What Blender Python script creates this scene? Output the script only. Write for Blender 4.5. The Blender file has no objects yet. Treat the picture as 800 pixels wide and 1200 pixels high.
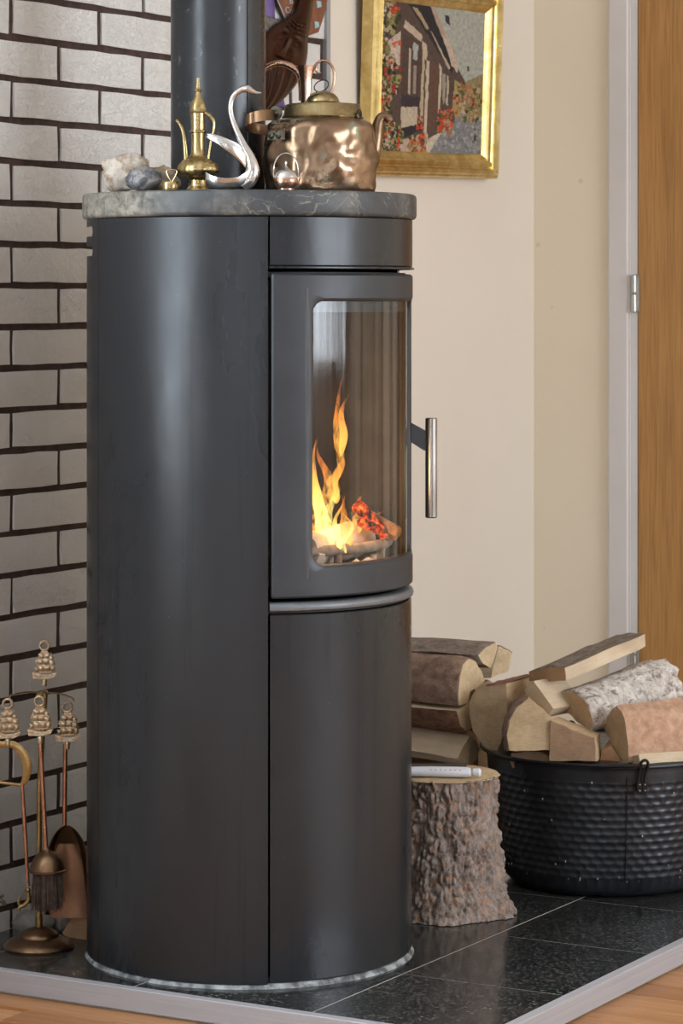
import bpy, bmesh, math, random
from math import sin, cos, pi, radians, sqrt, atan2, hypot
from mathutils import Vector, Matrix, noise
random.seed(7)
S = bpy.context.scene
COL = S.collection

# ------------------------------------------------------------------ camera
# World: X = out from the brick wall, Y = along that wall (away from viewer), Z = 0 on the hearth top.
CAM = Vector((2.3636, -3.8084, 1.02)); R_ = Vector((.8660, .5, 0)); F_ = Vector((-.5, .8660, 0)); UP = Vector((0, 0, 1))
FPX = 3375.0
cd = bpy.data.cameras.new('camera'); cam = bpy.data.objects.new('camera', cd); COL.objects.link(cam)
cam.location = CAM; cam.rotation_euler = (pi/2, 0, radians(30))
cd.sensor_fit = 'VERTICAL'; cd.sensor_height = 36; cd.lens = FPX/1200*36; cd.shift_y = -255/1200
cd.clip_start = .05; cd.dof.use_dof = True; cd.dof.focus_distance = 4.35; cd.dof.aperture_fstop = 20
S.camera = cam
# ------------------------------------------------------------------ light
S.view_settings.view_transform = 'Standard'; S.view_settings.look = 'None'
S.view_settings.gamma = 1; S.view_settings.use_curve_mapping = False
S.view_settings.exposure = 0.33
W = bpy.data.worlds.new('world'); S.world = W; W.use_nodes = True
W.node_tree.nodes['Background'].inputs[0].default_value = (.75, .85, 1, 1)
W.node_tree.nodes['Background'].inputs[1].default_value = .35
WALLX, FARY, NEARY, RIGHTX, FLOORZ, CEILZ = -.4143, 1.862, -5.4, 4.7, -.035, 2.42

def area(name, loc, rot, sx, sy, power, col):
    l = bpy.data.lights.new(name, 'AREA'); l.shape = 'RECTANGLE'; l.size = sx; l.size_y = sy
    l.energy = power; l.color = col
    o = bpy.data.objects.new(name, l); o.location = loc; o.rotation_euler = rot; COL.objects.link(o); return o
# daylight at the three windows of the room (each sits just inside its pane)
WIN_R = (-1.15, 1.15, .82, 2.2)     # opposite wall: y0,y1,z0,z1
WIN_L = (-2.45, -.95, .75, 2.1)      # brick side wall, left of the picture
WIN_N = (1.4, 3.9, .45, 2.15)          # wall behind the viewer: x0,x1,z0,z1
area('daylight_window_right', (RIGHTX-.02, 0, 1.51), (0, radians(90), 0), 1.38, 2.3, 92, (.88, .94, 1))
area('daylight_window_left', (WALLX+.02, -1.7, 1.42), (0, radians(-90), 0), 1.35, 1.5, 60, (.84, .93, 1))
area('daylight_window_near', (2.65, NEARY+.02, 1.30), (radians(-90), 0, 0), 2.5, 1.65, 235, (.88, .94, 1))

# ------------------------------------------------------------------ materials
class NT:
    def __init__(s, name):
        s.m = bpy.data.materials.new(name); s.m.use_nodes = True
        s.t = s.m.node_tree; s.t.nodes.clear()
    def n(s, typ, ins=None, **kw):
        nd = s.t.nodes.new(typ)
        for k, v in kw.items(): setattr(nd, k, v)
        for k, v in (ins or {}).items():
            if isinstance(v, tuple) and len(v) == 2 and hasattr(v[0], 'outputs'): s.t.links.new(v[0].outputs[v[1]], nd.inputs[k])
            elif hasattr(v, 'outputs'): s.t.links.new(v.outputs[0], nd.inputs[k])
            else: nd.inputs[k].default_value = v
        return nd
    def ramp(s, fac, stops):
        nd = s.n('ShaderNodeValToRGB', {0: fac}); cr = nd.color_ramp
        while len(cr.elements) > len(stops): cr.elements.remove(cr.elements[-1])
        while len(cr.elements) < len(stops): cr.elements.new(.5)
        for e, (p, c) in zip(cr.elements, stops):
            e.position = p; e.color = (c[0], c[1], c[2], 1) if isinstance(c, tuple) else (c, c, c, 1)
        return nd
    def coord(s, scale=(1, 1, 1), out='Object', rand=False):
        tc = s.n('ShaderNodeTexCoord')
        mp = s.n('ShaderNodeMapping', {'Vector': (tc, out), 'Scale': scale})
        if rand:
            oi = s.n('ShaderNodeObjectInfo'); 
            ml = s.n('ShaderNodeMath', {0: (oi, 'Random'), 1: 37.0}, operation='MULTIPLY')
            ad = s.n('ShaderNodeVectorMath', {0: mp, 1: ml}, operation='ADD'); return ad
        return mp
    def noise(s, vec, scale=5, detail=4, rough=.55, dist=0):
        return s.n('ShaderNodeTexNoise', {'Vector': vec, 'Scale': scale, 'Detail': detail, 'Roughness': rough, 'Distortion': dist})
    def mix(s, f, a, b, bt='MIX'):
        nd = s.n('ShaderNodeMix', data_type='RGBA', blend_type=bt)
        for idx, v in ((0, f), (6, a), (7, b)):
            if isinstance(v, tuple) and hasattr(v[0], 'outputs'): s.t.links.new(v[0].outputs[v[1]], nd.inputs[idx])
            elif hasattr(v, 'outputs'): s.t.links.new(v.outputs[2] if v.bl_idname == 'ShaderNodeMix' else v.outputs[0], nd.inputs[idx])
            elif isinstance(v, tuple): nd.inputs[idx].default_value = (v[0], v[1], v[2], 1)
            else: nd.inputs[idx].default_value = v
        return nd
    def out(s, sh, bump=None):
        o = s.n('ShaderNodeOutputMaterial'); s.t.links.new(sh.outputs[0], o.inputs[0]); return s.m
    def bsdf(s, color, rough=.5, metal=0, normal=None, spec=None, coat=0):
        b = s.n('ShaderNodeBsdfPrincipled')
        for nm, v in (('Base Color', color), ('Roughness', rough), ('Metallic', metal)):
            if hasattr(v, 'outputs'): s.t.links.new(v.outputs[2] if v.bl_idname == 'ShaderNodeMix' else v.outputs[0], b.inputs[nm])
            elif isinstance(v, tuple): b.inputs[nm].default_value = (v[0], v[1], v[2], 1)
            else: b.inputs[nm].default_value = v
        if normal: s.t.links.new(normal.outputs[0], b.inputs['Normal'])
        if spec is not None: b.inputs['Specular IOR Level'].default_value = spec
        if coat: b.inputs['Coat Weight'].default_value = coat
        return b
    def bump(s, h, strength=.3, dist=.002, normal=None):
        nd = s.n('ShaderNodeBump', {'Height': h, 'Strength': strength, 'Distance': dist})
        if normal: s.t.links.new(normal.outputs[0], nd.inputs['Normal'])
        return nd

def simple(name, c1, c2=None, rough=.5, metal=0, scale=20, stretch=(1, 1, 1), bump=0, bscale=60, bdist=.001, rvar=0, coat=0, lo=.35, hi=.65, rand=False, spec=None):
    t = NT(name); v = t.coord(stretch, rand=rand)
    col = c1
    if c2: col = t.ramp(t.noise(v, scale), [(lo, c1), (hi, c2)])
    rg = rough
    if rvar:
        rg = t.n('ShaderNodeMapRange', {0: t.noise(v, scale*1.7), 1: .3, 2: .7, 3: rough-rvar, 4: rough+rvar})
    nm = t.bump(t.noise(v, bscale), bump, bdist) if bump else None
    return t.out(t.bsdf(col, rg, metal, nm, coat=coat, spec=spec))

M = {}
# painted bricks: off-white, raked surface
t = NT('brick_paint'); v = t.coord(rand=True); oi = t.n('ShaderNodeObjectInfo')
base = t.ramp((oi, 'Random'), [(0, (.72, .725, .70)), (.5, (.79, .79, .77)), (1, (.75, .75, .73))])
n1 = t.noise(t.coord((1, 2.5, 5), rand=True), 22, 5, .6, 1.4)
crk = t.ramp(n1, [(.46, 0.0), (.5, 1.0), (.54, 0.0)])
col = t.mix(.25, base, t.ramp(t.noise(v, 9), [(.3, (.62, .61, .58)), (.7, (.80, .80, .78))]))
M['brick'] = t.out(t.bsdf(col, .48, 0, t.bump(t.noise(v, 38, 6, .62, .8), .7, .006, t.bump(crk, .5, .003))))
M['mortar'] = simple('dark_brown_mortar', (.035, .020, .016), (.075, .043, .035), .85, scale=40, bump=.8, bscale=120, bdist=.002)
t = NT('cream_wallpaper'); v = t.coord((1, 1, 1))
w1 = t.noise(t.coord((60, 60, 900)), 1, 2); w2 = t.noise(t.coord((900, 900, 40)), 1, 2)
M['cream'] = t.out(t.bsdf(t.ramp(t.noise(v, 2.2), [(.3, (.73, .665, .57)), (.7, (.76, .70, .615))]), .75, 0, t.bump(t.mix(.5, w1, w2), .25, .0008)))
t = NT('yellow_lit_wallpaper'); v = t.coord((1, 1, 1))  # far wall's copy of the wallpaper, its yellower light put into the colour
w1 = t.noise(t.coord((60, 60, 900)), 1, 2); w2 = t.noise(t.coord((900, 900, 40)), 1, 2)
sp = t.ramp(t.n('ShaderNodeTexVoronoi', {'Vector': v, 'Scale': 9.0}), [(.035, (.66, .54, .38)), (.06, (.86, .77, .61))])
M['cream2'] = t.out(t.bsdf(t.mix(.5, sp, t.ramp(t.noise(v, 2.2), [(.3, (.79, .69, .53)), (.7, (.82, .735, .59))])), .75, 0, t.bump(t.mix(.5, w1, w2), .25, .0008)))
M['white_paint'] = simple('white_gloss_paint', (.70, .68, .67), (.66, .64, .63), .35, scale=6, bump=.05)
M['ceiling'] = simple('ceiling_white', (.78, .79, .80), (.74, .75, .76), .8, scale=4)
# oak veneer
t = NT('oak_veneer'); v = t.coord((26, 26, 1.3)); n = t.noise(v, 1.4, 6, .6, .6); f = t.noise(t.coord((260, 260, 7)), 1, 3)
c = t.ramp(n, [(.25, (.30, .135, .035)), (.5, (.44, .22, .062)), (.75, (.53, .29, .095))])
M['oak'] = t.out(t.bsdf(t.mix(.35, c, t.ramp(f, [(.35, (.22, .09, .025)), (.6, (.5, .27, .09))])), .38, 0, t.bump(f, .1, .0005)))
# stove steel
t = NT('black_stove_steel'); v = t.coord((1, 1, .35)); n = t.noise(v, 5, 5, .6, .5)
st = t.noise(t.coord((38, 38, 1.1)), 1.0, 3, .5, .4); run = t.ramp(st, [(.60, 0.0), (.66, 1.0), (.70, .3)])
rg = t.n('ShaderNodeMapRange', {0: n, 1: .3, 2: .7, 3: .20, 4: .42})
speck = t.ramp(t.n('ShaderNodeTexVoronoi', {'Vector': t.coord(), 'Scale': 38.0}), [(.02, (.35, .35, .34)), (.035, (.018, .021, .025))])
c = t.mix(.4, speck, t.ramp(n, [(.3, (.009, .011, .014)), (.7, (.022, .026, .031))]))
c = t.mix(.5, c, t.mix(run, (.020, .023, .028), (.007, .008, .010)))
M['steel'] = t.out(t.bsdf(c, rg, .35, t.bump(t.noise(t.coord((1, 1, .5)), 7), .30, .006), spec=.6))
M['cast'] = simple('grey_cast_iron_door', (.030, .034, .040), (.040, .044, .051), .46, .25, scale=9, bump=.25, bscale=500, bdist=.0004, rvar=.05)
M['trimgrey'] = simple('grey_painted_lip', (.13, .145, .16), (.17, .18, .19), .42, .3, scale=30)
M['darkgap'] = simple('dark_inner_steel', (.008, .008, .009), None, .6)
t = NT('pipe_steel'); v = t.coord((1, 1, .6)); n = t.noise(v, 7, 6, .65)
sc = t.ramp(t.noise(t.coord((1, 1, .7)), 55, 4, .7), [(.60, (.016, .018, .021)), (.70, (.15, .16, .17))])
M['pipe'] = t.out(t.bsdf(t.mix(.6, t.ramp(n, [(.3, (.018, .019, .022)), (.7, (.05, .053, .06))]), sc), t.n('ShaderNodeMapRange', {0: n, 1: .3, 2: .7, 3: .20, 4: .40}), .3, t.bump(t.noise(v, 60), .25, .001)))
# soapstone top
t = NT('soapstone'); v = t.coord(); n = t.noise(v, 60, 6, .7, .5)
tc = t.n('ShaderNodeSeparateXYZ', {0: v}); 
ms = t.n('ShaderNodeVectorMath', {0: v, 1: (.866, .5, 0)}, operation='DOT_PRODUCT')
lf = t.n('ShaderNodeMapRange', {0: (ms, 'Value'), 1: -.19, 2: -.07, 3: 0, 4: 1})
lf2 = t.n('ShaderNodeMath', {0: lf, 1: t.n('ShaderNodeMapRange', {0: t.noise(v, 12, 4), 1: .3, 2: .7, 3: -.4, 4: .4})}, operation='ADD', use_clamp=True)
rough_c = t.ramp(n, [(.35, (.09, .085, .072)), (.5, (.23, .22, .19)), (.65, (.38, .355, .30))])
pol_c = t.ramp(t.noise(v, 25, 5, .6), [(.3, (.026, .029, .033)), (.75, (.06, .066, .074))])
vein = t.ramp(t.noise(t.coord((1, 1, 1)), 9, 5, .6, 2.5), [(.485, 0.0), (.497, 1.0), (.503, 1.0), (.512, 0.0)])
vm = t.n('ShaderNodeMath', {0: vein, 1: t.ramp(t.noise(v, 5), [(.5, 0.0), (.6, .6)])}, operation='MULTIPLY')
c = t.mix(vm, t.mix(lf2, rough_c, pol_c), (.36, .34, .25))
M['soap'] = t.out(t.bsdf(c, .45, 0, t.bump(n, .4, .0015)))
M['vermi'] = simple('sooty_firebrick', (.035, .032, .03), (.13, .115, .1), .9, scale=8, bump=.4, bscale=80, lo=.25, hi=.75)
M['soot'] = simple('soot_black_lining', (.02, .019, .018), (.06, .055, .05), .85, scale=10, bump=.3)
M['ring_iron'] = simple('ash_grey_grate', (.16, .13, .11), (.30, .25, .21), .8, .1, scale=60, bump=.5, bscale=200)
M['sealant'] = simple('dusty_white_sealant', (.08, .085, .09), (.36, .39, .40), .6, scale=45, lo=.4, hi=.6)
M['chrome'] = simple('brushed_handle_steel', (.45, .44, .43), (.30, .29, .27), .24, 1, scale=30, stretch=(1, 1, .3))
M['bracket'] = simple('painted_bracket_steel', (.035, .04, .046), None, .35, .4)
# glass pane
t = NT('stove_glass'); fr = t.n('ShaderNodeFresnel', {'IOR': 1.55})
sk = t.noise(t.coord((30, 30, .5)), 1.2, 3, .6)
rg = t.n('ShaderNodeMapRange', {0: sk, 1: .35, 2: .65, 3: .02, 4: .10})
gl = t.n('ShaderNodeBsdfGlossy', {'Color': (.95, .98, 1, 1), 'Roughness': rg, 'Normal': t.bump(sk, .12, .004)})
tr = t.n('ShaderNodeBsdfTransparent', {'Color': (.93, .90, .86, 1)})
f2 = t.n('ShaderNodeMath', {0: fr, 1: t.n('ShaderNodeMapRange', {0: t.noise(t.coord((45, 45, .4)), 1.2, 3, .6), 1: .35, 2: .65, 3: .35, 4: 1.5})}, operation='MULTIPLY', use_clamp=True)
M['glass'] = t.out(t.n('ShaderNodeMixShader', {0: f2, 1: tr, 2: gl}))
# granite tiles
t = NT('dark_granite'); v = t.coord(rand=True)
vo = t.n('ShaderNodeTexVoronoi', {'Vector': t.coord((1, 1, 1), rand=True), 'Scale': 290.0})
vc = t.ramp(t.n('ShaderNodeSeparateColor', {0: (vo, 'Color')}), [(.0, (.010, .011, .012)), (.70, (.020, .022, .023)), (.80, (.05, .052, .046)), (.95, (.15, .15, .135))])
c = t.mix(t.ramp(t.noise(v, 7, 5), [(.35, 0.0), (.7, .55)]), vc, (.016, .017, .018))
M['granite'] = t.out(t.bsdf(c, t.n('ShaderNodeMapRange', {0: t.noise(v, 14, 5), 1: .3, 2: .7, 3: .10, 4: .24}), 0, t.bump(t.noise(v, 30), .05, .001)))
M['grout'] = simple('pale_grout', (.42, .41, .39), (.34, .33, .31), .6)
t = NT('satin_aluminium_trim'); n = t.noise(t.coord((3, 3, 300)), 1)
M['alu'] = t.out(t.bsdf(t.ramp(n, [(.3, (.36, .355, .38)), (.7, (.43, .425, .45))]), .45, .12, t.bump(n, .1, .0003)))
M['alu_grey'] = simple('grey_corner_bead', (.40, .42, .44), (.34, .36, .38), .45, .3, scale=8)
# parquet
t = NT('parquet_oak'); v = t.coord((3, 50, 50), rand=True); oi = t.n('ShaderNodeObjectInfo')
b = t.ramp((oi, 'Random'), [(0, (.29, .125, .042)), (.5, (.37, .165, .062)), (1, (.43, .21, .085))])
M['parquet'] = t.out(t.bsdf(t.mix(.45, b, t.ramp(t.noise(v, 1.2, 5, .6, .7), [(.3, (.24, .09, .03)), (.7, (.52, .28, .13))])), .45, 0, t.bump(t.noise(v, 3), .12, .0005)))
t = NT('parquet_field'); v = t.coord()
bt = t.n('ShaderNodeTexBrick', {'Vector': v, 'Scale': 1.0, 'Color1': (.40, .185, .075, 1), 'Color2': (.56, .30, .14, 1), 'Mortar': (.1, .05, .02, 1), 'Mortar Size': .001, 'Brick Width': .42, 'Row Height': .075})
M['parquet_far'] = t.out(t.bsdf(t.mix(.3, bt, t.ramp(t.noise(t.coord((3, 50, 50)), 1.2), [(.3, (.28, .11, .04)), (.7, (.62, .36, .18))])), .35))
# wood
def endgrain(name, a, b, c3):
    t = NT(name); v = t.coord(); sx = t.n('ShaderNodeSeparateXYZ', {0: v})
    nz = t.noise(v, 14, 3)
    rr = t.n('ShaderNodeVectorMath', {0: t.n('ShaderNodeCombineXYZ', {0: (sx, 'X'), 1: 0.0, 2: (sx, 'Z')})}, operation='LENGTH')
    r2 = t.n('ShaderNodeMath', {0: (rr, 'Value'), 1: t.n('ShaderNodeMath', {0: nz, 1: .02}, operation='MULTIPLY')}, operation='ADD')
    sn = t.n('ShaderNodeMath', {0: t.n('ShaderNodeMath', {0: r2, 1: 1500.0}, operation='MULTIPLY')}, operation='SINE')
    rings = t.n('ShaderNodeMapRange', {0: sn, 1: -1, 2: 1, 3: 0, 4: 1})
    saw = t.noise(t.coord((60, 8, 420)), 1.2, 3)
    heart = t.ramp(r2, [(.0, c3), (.045, a), (.12, a)])
    cc = t.mix(.55, heart, t.mix(rings, a, b)); cc = t.mix(.30, cc, t.ramp(saw, [(.38, tuple(x*.5 for x in a)), (.6, b)])); cc = t.mix(.4, cc, t.ramp(t.noise(v, 30, 6, .7), [(.3, tuple(x*.45 for x in a)), (.7, tuple(min(1, x*1.15) for x in b))]))
    return t.out(t.bsdf(cc, .8, 0, t.bump(t.mix(.5, rings, saw), .35, .0012)))
def splitwood(name, a, b, knot=None):
    t = NT(name); n = t.noise(t.coord((200, 12, 200), rand=True), 1.2, 7, .72, .5); g = t.noise(t.coord((1, 1, 1), rand=True), 12, 5, .6)
    c = t.mix(.4, t.ramp(n, [(.25, a), (.75, b)]), t.ramp(g, [(.35, tuple(q*.8 for q in a)), (.65, b)]))
    if knot: c = t.mix(t.ramp(t.noise(t.coord((1, 1, 1), rand=True), 9, 3), [(.55, 0.0), (.72, .8)]), c, knot)
    return t.out(t.bsdf(c, .75, 0, t.bump(n, .55, .002)))
def bark(name, a, b, c3, sc=(14, 4, 14), bs=.9, scl=2.0, flakes=None):
    t = NT(name); n = t.noise(t.coord(tuple(q*2.6 for q in sc), rand=True), scl, 8, .72, .9); f = t.noise(t.coord((1, 1, 1), rand=True), 70, 6, .72)
    c = t.mix(.45, t.ramp(n, [(.34, a), (.5, b), (.64, c3)]), t.ramp(f, [(.38, a), (.62, c3)]))
    if flakes: c = t.mix(t.ramp(t.noise(t.coord((40, 22, 40), rand=True), 2.2, 6, .75), [(.53, 0.0), (.60, .9)]), c, flakes)
    return t.out(t.bsdf(c, .85, 0, t.bump(n, bs, .004, t.bump(f, .6, .002))))
M['end_pale'] = endgrain('pale_end_grain', (.64, .47, .27), (.80, .64, .42), (.42, .27, .14))
M['end_tan'] = endgrain('tan_end_grain', (.48, .335, .19), (.62, .46, .28), (.30, .19, .10))
M['end_red'] = endgrain('reddish_end_grain', (.36, .22, .13), (.46, .30, .18), (.16, .06, .04))
M['split_pale'] = splitwood('pale_split_wood', (.52, .40, .26), (.74, .61, .44))
M['split_tan'] = splitwood('tan_split_wood', (.36, .24, .13), (.60, .43, .26))
M['split_orange'] = splitwood('orange_split_wood', (.40, .22, .11), (.60, .40, .24), (.36, .16, .07))
M['bark_brown'] = bark('brown_bark', (.13, .075, .05), (.26, .155, .105), (.38, .26, .19), sc=(8, 5, 8))
M['bark_red'] = bark('red_brown_bark', (.12, .05, .028), (.24, .11, .06), (.40, .23, .14))
M['bark_grey'] = bark('grey_bark', (.10, .075, .055), (.22, .17, .13), (.36, .29, .23))
M['bark_birch'] = bark('white_birch_bark', (.22, .17, .14), (.62, .57, .51), (.80, .77, .72), sc=(6, 14, 6), bs=.5, flakes=(.20, .15, .12))
M['bark_stump'] = bark('rugged_stump_bark', (.09, .06, .045), (.26, .20, .165), (.46, .39, .35), sc=(9, 9, 7), bs=1.0, scl=4, flakes=(.40, .22, .13))
M['char'] = simple('charred_log', (.012, .010, .009), (.05, .04, .035), .9, scale=30, bump=.8, bscale=60, bdist=.004)
M['ashlog'] = simple('ash_covered_log', (.45, .36, .29), (.62, .54, .46), .9, scale=25, bump=.6, bscale=60, bdist=.003)
M['ash'] = simple('white_ash', (.6, .58, .55), (.75, .74, .72), .95, scale=40, bump=.5)
M['cauldron'] = simple('black_cauldron_enamel', (.020, .022, .027), (.045, .05, .058), .32, .5, scale=14, bump=.2, bscale=90, rvar=.07)
M['blackiron'] = simple('black_iron_rod', (.012, .012, .014), None, .35, .5)
# metals
def metal(name, a, b, rough, scale=14, bump=.2, bs=30, bd=.002, green=None, rvar=.08):
    t = NT(name); v = t.coord(rand=True); n = t.noise(v, scale, 5, .6, .4)
    c = t.ramp(n, [(.3, a), (.7, b)]); m = 1.0
    if green:
        g = t.ramp(t.noise(v, scale*2.2, 5, .65), [(.60, 0.0), (.70, .75)]); c = t.mix(g, c, green)
        m = t.n('ShaderNodeMapRange', {0: g, 1: 0, 2: 1, 3: 1, 4: .1})
    return t.out(t.bsdf(c, t.n('ShaderNodeMapRange', {0: n, 1: .3, 2: .7, 3: rough+rvar, 4: max(.03, rough-rvar)}), m, t.bump(t.noise(v, bs, 3), bump, bd)))
M['brass'] = metal('polished_brass', (.28, .21, .09), (.56, .44, .22), .27, 40, .25, 150, .001)
M['brass_dull'] = metal('dull_brass', (.25, .17, .07), (.48, .35, .16), .36, 40, .3, 120, .001)
M['bronze'] = metal('brown_bronze', (.14, .085, .05), (.26, .165, .095), .40, 20, .2, 90, .001)
M['copper'] = metal('bright_copper', (.38, .22, .15), (.66, .45, .34), .24, 30, .3, 90, .001)
M['copper_old'] = metal('old_hammered_copper', (.17, .11, .065), (.40, .27, .18), .29, 11, .2, 60, .002, green=(.20, .22, .15))
M['lid_brass'] = metal('aged_brass_lid', (.20, .15, .07), (.42, .33, .17), .28, 30, .4, 60, .002, green=(.22, .25, .2))
M['patina'] = metal('green_patina_metal', (.10, .09, .07), (.20, .19, .15), .45, 60, .5, 150, .001, green=(.30, .36, .30))
M['copper_rod'] = metal('copper_rod', (.36, .17, .10), (.55, .30, .2), .32, 60, .1)
M['pan_copper'] = metal('worn_copper_pan', (.24, .13, .08), (.36, .22, .14), .42, 14, .1)
M['silver'] = metal('silver_plate', (.48, .47, .45), (.72, .70, .68), .22, 25, .15, 40, .001)
M['ship'] = metal('pale_relief_brass', (.38, .24, .14), (.62, .56, .42), .45, 180, .5, 300, .001)
M['gilt'] = metal('gilt_frame', (.50, .36, .12), (.80, .64, .30), .34, 30, .25, 60, .001)
M['gilt_pale'] = metal('pale_gilt', (.62, .45, .2), (.75, .58, .3), .5, 30, .2, 60, .001)
M['carved'] = simple('dark_varnished_carving', (.020, .006, .003), (.042, .014, .007), .26, scale=30, stretch=(1, 1, .3), bump=.15, spec=.12)
M['terracotta'] = simple('terracotta', (.17, .06, .028), (.25, .095, .045), .7, scale=50, bump=.3)
M['blueglaze'] = simple('pale_blue_glaze', (.20, .42, .48), (.42, .55, .58), .4, scale=90)
M['purple'] = simple('purple_ribbon', (.10, .06, .22), (.17, .12, .32), .6)
M['greyfelt'] = simple('grey_brown_felt', (.10, .085, .072), (.22, .19, .165), .95, scale=90, bump=.8, bscale=300, bdist=.002)
t = NT('limestone'); v = t.coord(); n = t.noise(v, 45, 6, .65, .5)
c = t.ramp(n, [(.3, (.13, .09, .06)), (.42, (.36, .28, .20)), (.55, (.62, .57, .50)), (.66, (.55, .48, .40)), (.75, (.45, .28, .12))])
M['limestone'] = t.out(t.bsdf(c, .8, 0, t.bump(n, .7, .003)))
t = NT('blue_flint'); v = t.coord(); n = t.noise(v, 50, 5, .6, 1.5)
c = t.ramp(n, [(.3, (.03, .035, .045)), (.45, (.13, .135, .15)), (.55, (.32, .30, .27)), (.65, (.12, .15, .20))])
M['flint'] = t.out(t.bsdf(c, .35, 0, t.bump(n, .3, .002)))
M['brownstone'] = simple('brown_stone', (.12, .09, .065), (.36, .28, .19), .75, scale=60, bump=.6)
M['pebble'] = simple('grey_pebble', (.15, .145, .13), (.27, .26, .24), .6, scale=30, bump=.3)
M['bristle'] = simple('dark_bristle', (.035, .022, .017), (.09, .06, .045), .7, scale=100)
M['plastic_white'] = simple('white_plastic', (.75, .77, .82), (.68, .70, .76), .3, scale=4)
M['print'] = simple('orange_print', (.6, .25, .12), None, .5)
M['black_plastic'] = simple('black_plastic', (.02, .02, .02), None, .4)
M['hinge'] = simple('satin_nickel', (.50, .50, .47), (.42, .42, .40), .35, .9, scale=20)
M['curtain'] = simple('window_frame_paint', (.8, .8, .78), None, .4)
# fire
def flame(name, hot, cool, strength):
    t = NT(name); v = t.coord(out='Object'); sx = t.n('ShaderNodeSeparateXYZ', {0: t.coord(out='Generated')})
    n = t.noise(t.coord((40, 40, 12), rand=True), 1.3, 4, .6, 1.2)
    h = t.n('ShaderNodeMath', {0: (sx, 'Z'), 1: t.n('ShaderNodeMapRange', {0: n, 1: .3, 2: .7, 3: -.25, 4: .25})}, operation='ADD')
    c = t.ramp(h, [(.0, hot), (.35, hot), (.8, cool), (1, cool)])
    em = t.n('ShaderNodeEmission', {'Color': c, 'Strength': strength}); tr = t.n('ShaderNodeBsdfTransparent')
    lw = t.n('ShaderNodeLayerWeight', {'Blend': .35})
    face = t.n('ShaderNodeMapRange', {0: (lw, 'Facing'), 1: .1, 2: .85, 3: .68, 4: .0})
    a = t.n('ShaderNodeMath', {0: face, 1: t.n('ShaderNodeMapRange', {0: n, 1: .40, 2: .62, 3: .03, 4: .85})}, operation='MULTIPLY')
    up = t.n('ShaderNodeMapRange', {0: h, 1: .55, 2: 1.05, 3: 1, 4: .1})
    a2 = t.n('ShaderNodeMath', {0: a, 1: up}, operation='MULTIPLY', use_clamp=True)
    return t.out(t.n('ShaderNodeMixShader', {0: a2, 1: tr, 2: em}))
M['flame'] = flame('yellow_flame', (1, .48, .09), (1, .26, .04), 1.7)
M['flame_hot'] = flame('bright_yellow_flame', (1, .80, .22), (1, .42, .07), 2.4)
t = NT('glowing_ember'); n = t.noise(t.coord((1, 1, 1), rand=True), 60, 5, .65)
em = t.n('ShaderNodeEmission', {'Color': t.ramp(n, [(.35, (.5, .02, .0)), (.55, (1, .10, .01)), (.7, (1, .35, .06))]), 'Strength': t.n('ShaderNodeMapRange', {0: n, 1: .42, 2: .62, 3: .02, 4: 1.3})})
M['ember'] = t.out(em)
M['orangechar'] = simple('half_burnt_wood', (.04, .02, .01), (.42, .20, .07), .8, scale=35, bump=.5)

# ------------------------------------------------------------------ helpers
def P(px, py, z): return CAM + F_*z + R_*((px-400)/FPX*z) + UP*((345-py)/FPX*z)
def ray(px, py): return F_ + R_*((px-400)/FPX) + UP*((345-py)/FPX)
def hit(px, py, p0, n):
    d = ray(px, py); return CAM + d*((p0-CAM).dot(n)/d.dot(n))
def hitX(px, py, X): return hit(px, py, Vector((X, 0, 0)), Vector((1, 0, 0)))
def camdir(x, up, z): return (R_*x + UP*up + F_*z).normalized()

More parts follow.
